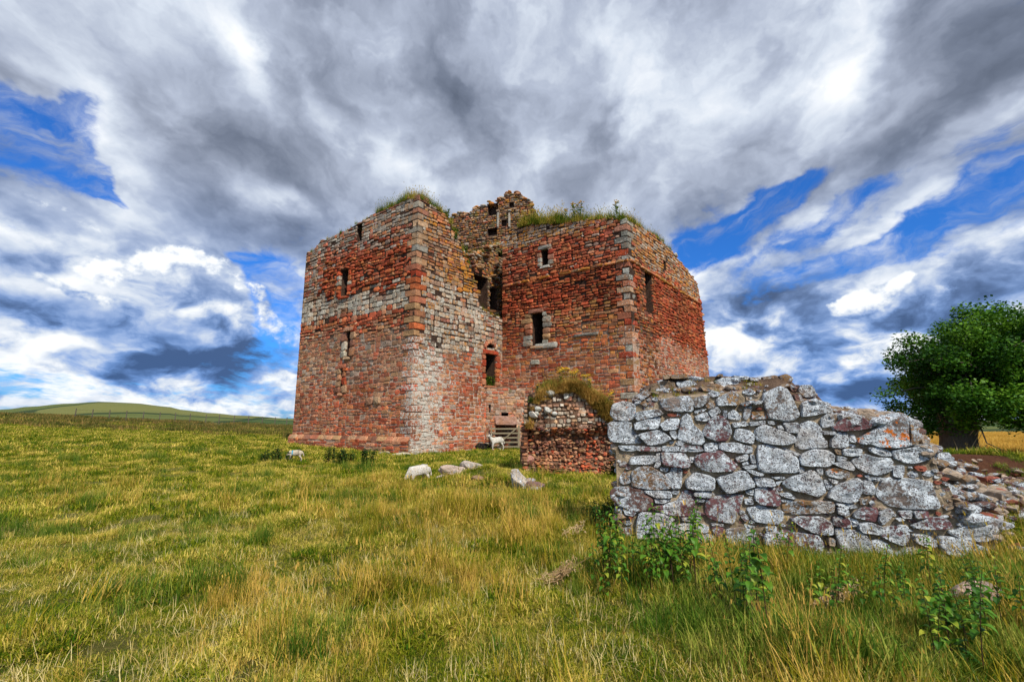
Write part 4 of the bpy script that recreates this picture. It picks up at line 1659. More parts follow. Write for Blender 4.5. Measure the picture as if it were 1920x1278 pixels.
# stones of the higher core, set back from the face: (back in metres) origin kind points
TRB = """
.25 1k 770,30 900,10 1010,20 1000,60 800,70
.30 1k 540,160 700,90 830,110 850,200 700,260 540,260
.15 1k 330,300 480,200 540,262 500,300 380,320
.30 1g 850,110 1050,90 1130,150 1080,220 900,230
.20 1k 1150,170 1345,150 1345,230 1200,230
.06 1b 490,332 640,322 640,440 440,460 430,400
.04 1w 1070,472 1180,450 1240,448 1180,490
.06 1R 740,510 880,500 900,540 760,545
.30 2g 120,100 250,50 430,90 420,140 300,150 150,120
.40 2o 350,30 550,40 570,80 400,80
.22 2k 0,162 160,135 260,180 200,230 60,230
.15 2k 500,190 680,200 690,250 560,330 460,290
.30 2b 690,150 830,150 870,210 730,220
.45 2o 920,40 1020,10 1110,60 1090,110 980,120
.40 2k 710,50 850,40 900,90 760,110
.30 2b 1040,150 1180,150 1190,240 1080,230
.25 2g 1195,150 1345,180 1390,260 1300,310 1200,240
.12 2b 1115,270 1200,262 1250,350 1140,350
.35 2k 795,85 905,105 900,155 800,145
.10 2w 610,420 720,410 730,435 620,440
.25 3t 350,410 460,420 540,480 480,600 420,600 400,500
.35 3o 480,425 600,415 620,450 540,465
.25 3t 650,460 860,445 930,520 800,540 700,500
.20 3t 900,530 1060,480 1110,500 1040,600 880,640
.22 3k 1120,490 1300,530 1170,560
.20 3g -40,220 0,150 120,150 170,210 140,310 30,300
.12 3b 150,280 220,310 150,325
.25 1k 690,20 760,20 780,70 700,80
.30 2k 180,10 230,15 230,40 150,45
.10 1k 380,330 440,330 480,370 400,400
.10 1w 360,395 430,385 420,450 350,440
.35 2o 560,50 670,60 680,100 580,100
"""
# tumbled stones right of the wall, running back up the spoil heap
TRT = """
.15 8w 440,190 650,180 720,240 700,310 560,330 500,260
.40 8t 730,170 900,120 1060,180 1100,250 980,290 780,250
.30 8g 360,110 480,90 580,150 540,180 420,160
.30 8g 750,280 960,300 970,370 800,380
.20 8k 590,370 690,340 730,420 650,430
.25 8r 600,500 800,510 780,570 640,560
.15 8r 660,590 930,600 900,660 680,670
.30 8r 940,590 1150,580 1300,640 1250,700 1000,680
.45 8R 1040,550 1180,550 1240,600 1080,600
.40 8t 850,500 930,510 940,550 860,560
.40 8t 940,500 1030,540 960,570
.90 8t 1270,280 1400,270 1420,360 1270,380
.75 8t 1090,330 1200,340 1240,370 1110,390
.90 4t 720,890 800,900 890,1050 800,1030 730,960
.80 4k 560,830 650,850 640,930 570,880
.25 4g 380,685 440,700 490,780 430,790
.40 4k 460,800 540,860 560,890 480,870
1.3 4R 1080,1040 1120,1040 1180,1090 1100,1090
.60 8k 1100,400 1180,420 1170,450 1090,440
.10 8g 640,690 900,675 880,690 700,740
.55 8t 1180,500 1300,480 1345,520 1260,560
.50 8g 1000,380 1080,370 1090,420 1010,430
.25 8b 730,440 840,460 860,500 750,500
.10 8g 1230,720 1300,650 1400,660 1420,700 1300,740
"""
rw = random.Random(41)


def chaikin(p, n=1):
    for _ in range(n):
        q = []
        for i in range(len(p)):
            a, b = p[i], p[(i + 1) % len(p)]
            q.append((a[0] * .86 + b[0] * .14, a[1] * .86 + b[1] * .14))
            q.append((a[0] * .14 + b[0] * .86, a[1] * .14 + b[1] * .86))
        p = q
    return p


def slab(face, poly, p, back, rnd, recess=0.0, shrink=1.06, tumble=False):
    """a field stone from its outline on the wall face: worn arris, uneven belly, rough flanks"""
    cx = sum(a for a, _ in poly) / len(poly)
    cz = sum(b for _, b in poly) / len(poly)
    ol = chaikin(poly, 1)
    # resample long edges a little and roughen
    q = []
    for i in range(len(ol)):
        a, b = ol[i], ol[(i + 1) % len(ol)]
        q.append(a)
        d = math.hypot(b[0] - a[0], b[1] - a[1])
        if d > .12:
            m = rnd.uniform(.4, .6)
            q.append((lerp(a[0], b[0], m) + rnd.uniform(-.008, .008), lerp(a[1], b[1], m) + rnd.uniform(-.008, .008)))
    ol = [(cx + (a - cx) * shrink, cz + (b - cz) * shrink) for a, b in q]
    size = math.sqrt(max(1e-4, (max(a for a, _ in ol) - min(a for a, _ in ol)) * (max(b for _, b in ol) - min(b for _, b in ol))))
    n = len(ol)
    tu, tz = rnd.uniform(-.07, .07), rnd.uniform(-.10, .06)
    rings = [(1.0, -back), (1.0, p * .55), (.975, p * .9), (.915, p), (.45, p * .97)]
    vs = []
    seed = rnd.uniform(0, 50)
    for k, o in rings:
        for (a, b) in ol:
            u, z = cx + (a - cx) * k, cz + (b - cz) * k
            oo = o - recess
            if o > 0:
                oo += tu * (u - cx) + tz * (z - cz) + n2(u, z, 9.0, seed) * .020 + n2(u, z, 3.5, seed) * .03
            vs.append(tuple(face.pt(u, z, oo)))
    vs.append(tuple(face.pt(cx, cz, p * 1.1 - recess + rnd.uniform(-.01, .01))))
    fs = []
    for r in range(len(rings) - 1):
        for i in range(n):
            j = (i + 1) % n
            fs.append((r * n + i, r * n + j, (r + 1) * n + j, (r + 1) * n + i))
    b0 = (len(rings) - 1) * n
    for i in range(n):
        fs.append((b0 + i, b0 + (i + 1) % n, len(vs) - 1))
    area = sum(ol[i][0] * ol[(i + 1) % n][1] - ol[(i + 1) % n][0] * ol[i][1] for i in range(n))
    if (area < 0) != face.flip:
        fs = [tuple(reversed(f)) for f in fs]
    return vs, fs, (cx, cz), size, ol


def inside(p, poly):
    x, y = p
    c = False
    for i in range(len(poly)):
        (x1, y1), (x2, y2) = poly[i], poly[(i + 1) % len(poly)]
        if (y1 > y) != (y2 > y) and x < (x2 - x1) * (y - y1) / (y2 - y1) + x1:
            c = not c
    return c


QW = Quarry()
POLYS = []


def trace(text, has_back):
    for ln in text.strip().splitlines():
        t = ln.split()
        back = 0.0
        if has_back:
            back = float(t.pop(0))
        o = ORG[t[0][0]]
        kd = t[0][1]
        pts = []
        for s in t[1:]:
            a, b = s.split(',')
            pts.append(F_W.px(o[0] + float(a) / 6.725, o[1] + float(b) / 6.725, -back))
        yield kd, back, pts


PALE = rw.random
for kd, back, pts in trace(TR, False):
    vs, fs, (cx, cz), size, ol = slab(F_W, pts, clamp(.035 + .12 * math.sqrt(abs(pts[0][0] - pts[2][0]) * .4 + .01), .04, .085) * rw.uniform(.75, 1.2), .10, rw)
    POLYS.append(ol)
    c, w = KIND[kd]
    k = rw.uniform(.8, 1.15)
    QW.add((vs, fs), tuple(x * k for x in c), tuple(clamp(x + rw.uniform(-.08, .08), 0, 1) for x in w), size * size, tuple(F_W.pt(cx, cz, .04)))
BACKP = []
for kd, back, pts in trace(TRB, True):
    vs, fs, (cx, cz), size, ol = slab(F_W, pts, rw.uniform(.07, .11), .22, rw, recess=back, shrink=1.06)
    BACKP.append(ol)
    c, w = KIND[kd]
    k = rw.uniform(.8, 1.15)
    QW.add((vs, fs), tuple(x * k for x in c), tuple(clamp(x + rw.uniform(-.08, .08), 0, 1) for x in w), size * size, tuple(F_W.pt(cx, cz, .04)))
for kd, back, pts in trace(TRT, True):
    vs, fs, (cx, cz), size, ol = slab(F_W, pts, .10, .28, rw, recess=back, shrink=1.1)
    c, w = KIND[kd]
    QW.add((vs, fs), c, w, size * size, tuple(F_W.pt(cx, cz, .04)))

# the face of the wall as an outline on its own plane
OUT = [F_W.px(*p) for p in [(1160, 1030), (1160, 990), (1162, 985), (1165, 950), (1162, 920), (1168, 890), (1168, 840), (1155, 830), (1144, 800), (1142, 790), (1146, 760), (1152, 754), (1185, 752),
                            (1200, 745), (1240, 742), (1300, 740), (1340, 735), (1380, 735), (1430, 728), (1468, 728), (1490, 750), (1530, 750), (1560, 775), (1600, 780), (1640, 785), (1690, 778),
                            (1712, 790), (1716, 830), (1745, 840), (1755, 870), (1780, 910), (1800, 950), (1850, 990), (1862, 1012), (1845, 1042), (1700, 1075), (1400, 1090), (1200, 1060)]]
for k in range(9000):
    if len(POLYS) > 390: break
    u, z = rw.uniform(-.1, F_W.L + .2), rw.uniform(-.15, 2.2)
    if not inside((u, z), OUT): continue
    r = rw.uniform(.018, .062)
    pts = []
    nn = rw.choice((5, 6, 6, 7))
    ph = rw.uniform(0, 6.28)
    for i in range(nn):
        a = ph + 6.283 * i / nn + rw.uniform(-.3, .3)
        pts.append((u + math.cos(a) * r * rw.uniform(1.0, 1.7), z + math.sin(a) * r * rw.uniform(.6, 1.0)))
    probe = pts + [((a + u) / 2, (b + z) / 2) for a, b in pts] + [(u, z)]
    if any(inside(q, P) for P in POLYS for q in probe if abs(P[0][0] - u) < .8): continue
    if any(inside(q, pts) for P in POLYS if abs(P[0][0] - u) < .8 for q in P): continue
    vs, fs, (cx, cz), size, ol = slab(F_W, pts, rw.uniform(.015, .05), .08, rw)
    POLYS.append(ol)
    c, w = KIND[rw.choice('wwwrktkbR')]
    QW.add((vs, fs), c, w, size * size, tuple(F_W.pt(cx, cz, .04)))

# core of the wall: mortar between the stones, then the rounded rubble of its top
TOPB = [F_W.px(*p, -.35) for p in [(1150, 760), (1185, 755), (1192, 742), (1215, 722), (1250, 708), (1300, 703), (1345, 706), (1380, 706), (1405, 710), (1425, 708), (1455, 705), (1470, 708),
                                   (1485, 712), (1500, 725), (1525, 732), (1545, 755), (1560, 768), (1590, 766), (1610, 772), (1630, 770), (1650, 778), (1675, 775), (1700, 785), (1722, 800), (1745, 845), (1775, 860), (1800, 880), (1850, 905), (1900, 940)]]
TOPF = [p for p in OUT if True][6:32]


def prof(q, u):
    q = sorted(q)
    if u <= q[0][0]: return q[0][1]
    for a, b in zip(q, q[1:]):
        if u <= b[0]: return lerp(a[1], b[1], (u - a[0]) / max(1e-6, b[0] - a[0]))
    return q[-1][1]


TF = sorted([F_W.px(*p) for p in [(1142, 758), (1185, 755), (1240, 744), (1340, 738), (1430, 730), (1470, 730), (1492, 752), (1530, 752), (1560, 777), (1640, 787), (1690, 780), (1714, 795), (1722, 835),
                                  (1745, 842), (1755, 872), (1780, 912), (1800, 950), (1850, 992), (1866, 1012)]])
vs, fs, cs = [], [], []
NU, NV = 110, 46
UL = F_W.px(1862, 1010)[0]
U0 = F_W.px(1150, 900)[0] + .05
for i in range(NU + 1):
    u = lerp(U0, UL, i / NU)
    tf = prof(TF, u) - .02
    for j in range(NV + 1):
        z = lerp(-.25, tf, j / NV)
        o = .012 + .020 * n2(u, z, 11, 2) + .03 * n2(u, z, 3.5, 6)
        # one stone is missing near the foot: a dark hole
        hu, hz = F_W.px(1567, 1010)
        o -= .22 * math.exp(-((u - hu) / .09) ** 2 - ((z - hz) / .10) ** 2)
        vs.append(tuple(F_W.pt(u, z, o)))
        t = .5 + n2(u, z, 5, 9)
        cs.append((lerp(.30, .54, clamp(t, 0, 1)), lerp(.23, .43, clamp(t, 0, 1)), lerp(.15, .30, clamp(t, 0, 1))))
    for j in range(7):
        w = (j + 1) / 7
        tb = max(prof(TOPB, u), tf)
        z = lerp(tf, tb, sstep(w, 0, .5)) + .05 * n2(u * 3, w * 4, 1.3, 5) - (.1 if j == 6 else 0)
        vs.append(tuple(F_W.pt(u, z, -w * .85 + .03 * n2(u, w, 6))))
        cs.append((.15, .10, .07))
    vs.append(tuple(F_W.pt(u, -.3, -.9)))
    cs.append((.25, .18, .12))
S_ = NV + 1 + 7 + 1
for i in range(NU):
    for j in range(S_ - 1):
        a = i * S_ + j
        fs.append((a, a + S_, a + S_ + 1, a + 1) if not F_W.flip else (a, a + 1, a + S_ + 1, a + S_))
fs.append(tuple(range(S_)))
fs.append(tuple(NU * S_ + j for j in reversed(range(S_))))
mb = MB()
mb.v, mb.f, mb.c, mb.w = vs, fs, cs, [(0, 0, 0)] * len(vs)
mb.build('wall_core', MAT_MORTAR, wall)
# loose rubble bedded in the top and the left end
for k in range(480):
    u = rw.uniform(U0 + .25, UL - .02)
    if k > 200: u = rw.uniform(UL - 1.5, UL + .05)
    w = rw.uniform(.0, .85)
    tf, tb = prof(TF, u), prof(TOPB, u)
    z = lerp(tf, max(tf, tb), sstep(w / .85, 0, .5)) - .03
    s = rw.uniform(.03, .095) * (1.5 if k > 200 else 1)
    kd = rw.choice('kkbgtow')
    c, wr = KIND[kd]
    vf = rock_vf(F_W.pt(u, z, -w), s, rw, .6, sx=rw.uniform(.9, 1.7))
    QW.add(vf, shade(c, rw.uniform(.65, 1.15)), wr, s * s * 1.5, tuple(F_W.pt(u, z, -w)))
for k in range(70):   # the left end, where the facing is lost low down
    z = rw.uniform(0, 1.75)
    w = rw.uniform(.0, .8)
    s = rw.uniform(.05, .13)
    kd = rw.choice('kktbgo')
    c, wr = KIND[kd]
    q = F_W.pt(U0 + rw.uniform(-.02, .06), z, -w)
    QW.add(rock_vf(q, s, rw, .7), c, wr, s * s, tuple(q))
for k in range(420):  # scree down the right-hand end
    x, y = rw.uniform(5.3, 8.8), rw.uniform(6.0, 8.6)
    if rw.random() > sstep(x - .4 * (y - 6), 4.9, 5.5): continue
    s = rw.uniform(.03, .15) * rw.uniform(.35, 1.2)
    kd = rw.choice('kkbbtkRrtg')
    c, wr = KIND[kd]
    QW.add(rock_vf((x, y, ground(x, y) + s * .10), s, rw, .65, sx=1.4, tilt=.5, facets=11), c, wr, s * s * 1.5, (x, y, .3))
AREA = [(1745, 850), (1790, 856), (1840, 880), (1925, 905), (1925, 985), (1870, 985), (1850, 975), (1800, 950), (1770, 915)]
n_ = 0
for k in range(4000):
    if n_ > 210: break
    px_, py_ = rw.uniform(1740, 1960), rw.uniform(850, 990)
    if not inside((px_, py_), AREA) and not (px_ > 1915 and 905 < py_ < 985): continue
    if py_ < 905 and rw.random() < .7: continue
    d = ray(px_, py_)
    Y = 5.6
    while Y < 10:
        if EYE + d.z / d.y * Y < ground(d.x / d.y * Y, Y): break
        Y += .05
    x, y = d.x / d.y * Y, Y
    s = rw.uniform(.03, .12) * (1.2 if rw.random() < .2 else .8)
    c, wr = KIND[rw.choice('kkttbbRrwtg')]
    vf = rock_vf((x, y, ground(x, y) + s * .12), s, rw, rw.uniform(.5, .9), sx=rw.uniform(1.0, 1.7), tilt=.5, facets=11)
    QW.add(vf, shade(c, rw.uniform(.6, 1.15)), tuple(q * .8 for q in wr), s * s * 1.5, (x, y, .3))
    n_ += 1
QW.flush(wall, MAT_FIELD, 300)

# ------------------------------------------------------------------ boulders and loose stones in the grass
def boulder(px_, py_, Y, size, col, wear, label, flat=.65, sx=1.2, seed=1, cat='boulder', yaw=0.2, m=None, name='boulder', group=None, sink=.25):
    q = at(px_, py_, Y)
    x, y = q.x, q.y
    r = random.Random(seed)
    z = ground(x, y) + size * flat * (1 - sink * 2)
    vs, fs = rock_vf((0, 0, 0), size, r, flat, sx=sx, yaw=yaw, facets=9)
    # finer surface: one more subdivision with a little noise
    V = [Vector(v) for v in vs]
    cache, nf = {}, []
    def mid(a, b):
        k = (min(a, b), max(a, b))
        if k not in cache:
            m_ = (V[a] + V[b]) / 2
            m_ *= 1 + .10 * mnoise.noise(m_ * (2.2 / size) + Vector((seed, 0, 0)))
            cache[k] = len(V)
            V.append(m_)
        return cache[k]
    for a, b, c in fs:
        d, e, f = mid(a, b), mid(b, c), mid(c, a)
        nf += [(a, d, f), (b, e, d), (c, f, e), (d, e, f)]
    mb = MB()
    mb.add([(v.x + x, v.y + y, v.z + z) for v in V], nf, col, wear)
    o = mb.build(name, m or MAT_FIELD, origin=(x, y, ground(x, y)))
    tag(o, label, cat, group)
    return o


PALE_ = (.46, .36, .30)
boulder(852, 889, 13.6, .30, PALE_, (.10, 0, .2), 'pale pinkish boulder lying in the grass at the left of the mound', seed=3, sx=1.5)
boulder(826, 896, 13.4, .12, PALE_, (.2, 0, .2), 'small pink stone just left of the pale boulder on the mound', seed=4, sx=1.4, cat='stone', name='stone')
boulder(886, 876, 14.0, .31, (.48, .40, .33), (.12, 0, .1), 'pale tilted boulder on the crest of the grassy mound', seed=8, sx=1.4, yaw=-.5, flat=.8)
boulder(889, 892, 13.4, .12, (.40, .30, .22), (.2, 0, .3), 'small tan stone below the tilted boulder on the mound', seed=9, cat='stone', name='stone')
boulder(972, 916, 12.0, .32, (.46, .40, .34), (.38, .1, .2), 'upright white crusted boulder at the right of the mound', seed=12, flat=1.05, sx=1.0)
boulder(1000, 922, 11.9, .28, (.20, .12, .11), (.1, 0, .2), 'dark purple-brown boulder beside the white crusted boulder', seed=14, flat=.7, sx=1.1)
boulder(990, 900, 12.4, .17, (.34, .25, .2), (.5, 0, .2), 'smaller pinkish boulder leaning behind the white and the dark boulder', seed=17, sx=1.4)
boulder(1003, 934, 11.6, .15, (.30, .24, .16), (.2, 0, .5), 'low mossy stone at the foot of the dark purple boulder', seed=19, cat='stone', name='stone')
boulder(900, 916, 12.4, .17, (.30, .2, .12), (.1, 0, .6), 'brown stone half sunk in the grass below the mound', seed=20, sx=1.4, cat='stone', name='stone', sink=.4)
boulder(1828, 1110, 4.55, .21, (.50, .36, .30), (.25, 0, .1), 'pinkish white stone in the nettles at the lower right', seed=22, sx=1.2, cat='stone', name='stone', sink=.05)
boulder(1560, 1074, 5.25, .09, (.30, .17, .13), (.2, 0, .2), 'brown stone at the foot of the grey wall beside its dark hole', seed=24, cat='stone', name='stone')
boulder(1785, 1074, 5.3, .09, (.40, .28, .24), (.3, 0, .1), 'small pale stone in the grass below the wall end', seed=26, cat='stone', name='stone', sx=1.5)
boulder(992, 866, 17.2, .24, (.40, .20, .16), (.0, 0, .1), 'rounded pink stone at the left foot of the red wall stub', seed=28, sx=1.3, m=MAT_STONE)
boulder(975, 868, 17.3, .13, (.36, .14, .10), (.0, 0, .1), 'small red stone in the grass left of the wall stub', seed=29, m=MAT_STONE, cat='stone', name='stone')
boulder(925, 836, 28.2, .17, (.36, .17, .12), (.1, 0, .1), 'reddish stone at the feet of the lamb by the gate', seed=30, m=MAT_STONE, cat='stone', name='stone', sx=1.4)
for i, (x0, x1, yy, lb) in enumerate(((704, 735, 849, 'long pale slab at the foot of the left corner, nearer the plinth'), (735, 776, 853, 'pale flat slab right under the near corner of the tower'))):
    Y = 23.9 if i else 24.6
    a, b = at(x0, yy, Y), at(x1, yy, Y)
    c = (a + b) / 2
    mb = MB()
    v, f = rock_vf((c.x, c.y, ground(c.x, c.y) + .05), (b - a).length / 2 * .95, random.Random(50 + i), .28, sx=1.15, sy=.45, yaw=-.55 if i == 0 else .1, facets=8)
    mb.add(v, f, (.46, .42, .30), (.3, 0, .3))
    tag(mb.build('stone_slab', MAT_STONE, origin=(c.x, c.y, 0)), lb, 'stone slab')


# ------------------------------------------------------------------ grass
def blade(mb, x, y, h, lean, az, wd, curl, col, seg=3, z=0.0):
    """a folded grass blade: a tapering strip that bends over"""
    dx, dy = math.cos(az), math.sin(az)
    sx, sy = -dy, dx
    vs = []
    px_, pz = 0.0, 0.0
    ang = lean
    for i in range(seg + 1):
        t = i / seg
        w = wd * (1 - t) ** .7 * .5
        if i < seg:
            vs.append((x + dx * px_ + sx * w, y + dy * px_ + sy * w, z + pz))
            vs.append((x + dx * px_ - sx * w, y + dy * px_ - sy * w, z + pz))
        else:
            vs.append((x + dx * px_, y + dy * px_, z + pz))
        px_ += math.sin(ang) * h / seg
        pz += math.cos(ang) * h / seg
        ang += curl / seg
    fs = [(2 * i, 2 * i + 1, 2 * i + 3, 2 * i + 2) for i in range(seg - 1)]
    fs.append((2 * seg - 2, 2 * seg - 1, 2 * seg))
    mb.add(vs, fs, (col, col, col))


def tuft(name, mat_, n, r, h, lean, curl, wd, seed, seed_heads=0, strawness=.5, seg=3):
    rr = random.Random(seed)
    mb = MB()
    for _ in range(n):
        a, d = rr.uniform(0, 6.28), r * math.sqrt(rr.random())
        c = clamp(rr.gauss(strawness, .25), 0, 1)
        hh = rr.uniform(*h)
        blade(mb, math.cos(a) * d, math.sin(a) * d, hh, abs(rr.gauss(0, lean)), rr.uniform(0, 6.28), wd * rr.uniform(.6, 1.3), rr.uniform(*curl), c, seg)
    for _ in range(seed_heads):
        a, d = rr.uniform(0, 6.28), r * rr.random()
        x, y = math.cos(a) * d, math.sin(a) * d
        hh = h[1] * rr.uniform(1.0, 1.5)
        le, az = abs(rr.gauss(0, .16)), rr.uniform(0, 6.28)
        blade(mb, x, y, hh, le, az, wd * .6, .25, .95, 4)
        tx = x + math.cos(az) * math.sin(le + .12) * hh
        ty = y + math.sin(az) * math.sin(le + .12) * hh
        tz = math.cos(le + .12) * hh
        for q in range(3):
            blade(mb, tx, ty, hh * .10, rr.uniform(0, .4), rr.uniform(0, 6.28), wd * 1.1, .3, .9, 2, z=tz - hh * .10)
    me_o = mb.build(name, mat_)
    COL.objects.unlink(me_o)
    return me_o


MAT_TURFG = leafy('short_grass', (.036, .100, .005), (.232, .250, .011), (.68, .52, .12), scale=.9)
MAT_HAY = leafy('long_grass', (.060, .105, .006), (.29, .24, .016), (.66, .43, .10), scale=.7)
MAT_STRAW = leafy('straw', (.30, .23, .06), (.52, .40, .14), (.74, .62, .30), scale=1.5)
MAT_BROWNG = leafy('brown_grass', (.045, .070, .012), (.13, .125, .028), (.32, .20, .065), scale=.5)
MAT_TOPG = leafy('wall_grass', (.05, .12, .010), (.19, .22, .02), (.52, .38, .08), scale=1.2)
MAT_CAPG = leafy('dry_cap_grass', (.07, .09, .012), (.28, .17, .035), (.55, .34, .09), scale=2.0)
MAT_LUSH = leafy('lush_grass', (.045, .11, .010), (.14, .21, .020), (.42, .40, .08), scale=1.5)


def scatter(name, tufts, pts, scl, kindname='grass', parent=None):
    """pts: n x 3 positions, scl: n scales; every point gets one of the tufts, turned at random"""
    n = len(pts)
    if n == 0: return
    me = bpy.data.meshes.new(name)
    me.vertices.add(n)
    me.vertices.foreach_set('co', np.asarray(pts, dtype=np.float32).ravel())
    rr = np.random.default_rng(n)
    rot = np.stack([rr.normal(0, .12, n), rr.normal(0, .12, n), rr.uniform(0, 6.283, n)], 1).astype(np.float32)
    a = me.attributes.new('rot', 'FLOAT_VECTOR', 'POINT'); a.data.foreach_set('vector', rot.ravel())
    a = me.attributes.new('scl', 'FLOAT', 'POINT'); a.data.foreach_set('value', np.asarray(scl, dtype=np.float32))
    a = me.attributes.new('pickid', 'INT', 'POINT'); a.data.foreach_set('value', rr.integers(0, len(tufts), n).astype(np.int32))
    me.update()
    ob = bpy.data.objects.new(name, me)
    COL.objects.link(ob)
    cl = bpy.data.collections.new(name + '_tufts')
    for t in tufts:
        cl.objects.link(t)
    ng = bpy.data.node_groups.new(name + '_scatter', 'GeometryNodeTree')
    ng.interface.new_socket('Geometry', in_out='INPUT', socket_type='NodeSocketGeometry')
    ng.interface.new_socket('Geometry', in_out='OUTPUT', socket_type='NodeSocketGeometry')
    N_ = ng.nodes
    gi, go = N_.new('NodeGroupInput'), N_.new('NodeGroupOutput')
    ci = N_.new('GeometryNodeCollectionInfo')
    ci.inputs['Collection'].default_value = cl
    ci.inputs['Separate Children'].default_value = True
    ci.inputs['Reset Children'].default_value = True
    ip = N_.new('GeometryNodeInstanceOnPoints')
    ip.inputs['Pick Instance'].default_value = True
    L_ = ng.links
    L_.new(gi.outputs[0], ip.inputs['Points'])
    L_.new(ci.outputs[0], ip.inputs['Instance'])
    for nm, ty, sk in (('rot', 'FLOAT_VECTOR', 'Rotation'), ('scl', 'FLOAT', 'Scale'), ('pickid', 'INT', 'Instance Index')):
        na = N_.new('GeometryNodeInputNamedAttribute')
        na.data_type = ty
        na.inputs['Name'].default_value = nm
        L_.new(na.outputs['Attribute'], ip.inputs[sk])
    L_.new(ip.outputs[0], go.inputs[0])
    md = ob.modifiers.new('scatter', 'NODES')
    md.node_group = ng
    if parent is not None:
        ob.parent = parent
        ob.matrix_parent_inverse = parent_inv(parent)
    tag(ob, kind='stuff')
    return ob


# ground that grass must not grow through
def blocked(x, y):
    p = Vector((x, y, 0))
    for F, t, e in ((F_W, .85, .02), (F_S, 1.6, 0)):
        q = p - F.P
        u, o = q.dot(F.d), q.dot(F.n)
        if -e < u < F.L and -t < o < (.0): return True
    # the tower
    q = p - F_B.P
    a, b = q.dot(F_L.d), q.dot(F_B.d)
    if -.0 < a < F_L.L + .3 and b > -.15 and b < 20 and a >= 0: return True
    q = p - F_C.P
    a, b = q.dot(F_C.d), q.dot(F_D.d)
    if 0 < a < F_C.L and -.05 < b < 14: return True
    if (x - F_I.P.x) * F_I.n.x + (y - F_I.P.y) * F_I.n.y < .05 and -2 < x < 2 and y > 28.8: return True
    return False


rg = np.random.default_rng(99)


def sample(n, y0, y1, dens_exp, dfun, xr=1.2, zoff=-.01):
    """points inside the wedge the camera looks over, thinning with distance"""
    out = []
    # radial law: number per metre of depth ~ y^(1-dens_exp)
    u = rg.random(n)
    k = 2 - dens_exp
    ys = (u * (y1 ** k - y0 ** k) + y0 ** k) ** (1 / k)
    xs = rg.uniform(-1, 1, n) * (ys * xr + 1.9)
    rr = rg.random(n)
    for x, y, r in zip(xs.tolist(), ys.tolist(), rr.tolist()):
        d = dfun(x, y)
        if r < d and not blocked(x, y):
            out.append((x, y, ground(x, y) + zoff))
    return np.array(out) if out else np.zeros((0, 3))


def hump(p):
    return np.array([.78 + .80 * tussock(x, y) for x, y, _ in p.tolist()])


def hay(x, y):
    """where the grass has been left long"""
    v = 0.0
    v += 1.0 * math.exp(-((x + .55) / 1.7) ** 2 - ((y - 8.2) / 1.2) ** 2)
    v += .9 * math.exp(-((x + 2.5) / .35) ** 2 - ((y - 4.75) / .4) ** 2)
    v += .5 * math.exp(-((x + 1.0) / .9) ** 2 - ((y - 5.2) / .6) ** 2)
    v += .55 * math.exp(-((x - .6) / .9) ** 2 - ((y - 6.6) / .7) ** 2)
    v += .30 * sstep(x, 1.0, 2.2) * sstep(y, 6.6, 5.6) * sstep(y, 2.2, 3.6)
    v += .7 * math.exp(-((x + 3.4) / 1.6) ** 2 - ((y - 12) / 2.5) ** 2) * .6
    v += .10 * sstep(n2(x, y, .45, 3.3), .12, .4) + .22 * sstep(tussock(x, y), .55, 1) * sstep(n2(x, y, .33, 14), -.1, .25)
    return clamp(v * (.55 + .9 * n2(x, y, 1.6, 1.1) + .25), 0, 1)


def soilfree(x, y):
    return 1 - (1.2 * cut_amount(x, y) if 4 < x < 16 and 5 < y < 11 else 0)


T_short = [tuft('grass_tuft', MAT_TURFG, 30, .085, (.022, .068), 1.0, (.2, 2.4), .0050, s, strawness=.24 + .24 * (s % 3)) for s in range(6)]
T_mid = [tuft('grass_tuft', MAT_TURFG, 54, .17, (.035, .10), .85, (.2, 2.0), .010, 20 + s, strawness=.30 + .12 * s) for s in range(4)]
T_hay2 = [tuft('bank_tuft', MAT_LUSH, 40, .09, (.05, .16), .5, (.3, 1.5), .006, 150 + s, strawness=.5) for s in range(3)]
T_far = [tuft('grass_tuft', MAT_TURFG, 60, .40, (.06, .17), .7, (.2, 1.6), .028, 30 + s, strawness=.32 + .10 * s) for s in range(4)]
T_hay = [tuft('hay_tuft', MAT_HAY, 42, .10, (.08, .24), .32, (.3, 1.3), .0050, 40 + s, seed_heads=3, strawness=.55, seg=4) for s in range(5)]
T_flat = [tuft('straw_tuft', MAT_STRAW, 16, .13, (.06, .17), 1.25, (-.6, 1.6), .0050, 50 + s, strawness=.85, seg=4) for s in range(4)]
T_brown = [tuft('brown_tuft', MAT_BROWNG, 60, .6, (.08, .38), .35, (.2, 1.0), .045, 60 + s, strawness=.55) for s in range(4)]
T_dark = [tuft('rush_tuft', MAT_LUSH, 60, .10, (.12, .30), .30, (.2, .9), .0055, 140 + s, seed_heads=2, strawness=.30, seg=4) for s in range(3)]
T_lush = [tuft('lush_tuft', MAT_LUSH, 34, .09, (.06, .19), .45, (.3, 1.4), .0062, 70 + s, strawness=.35, seg=3) for s in range(4)]

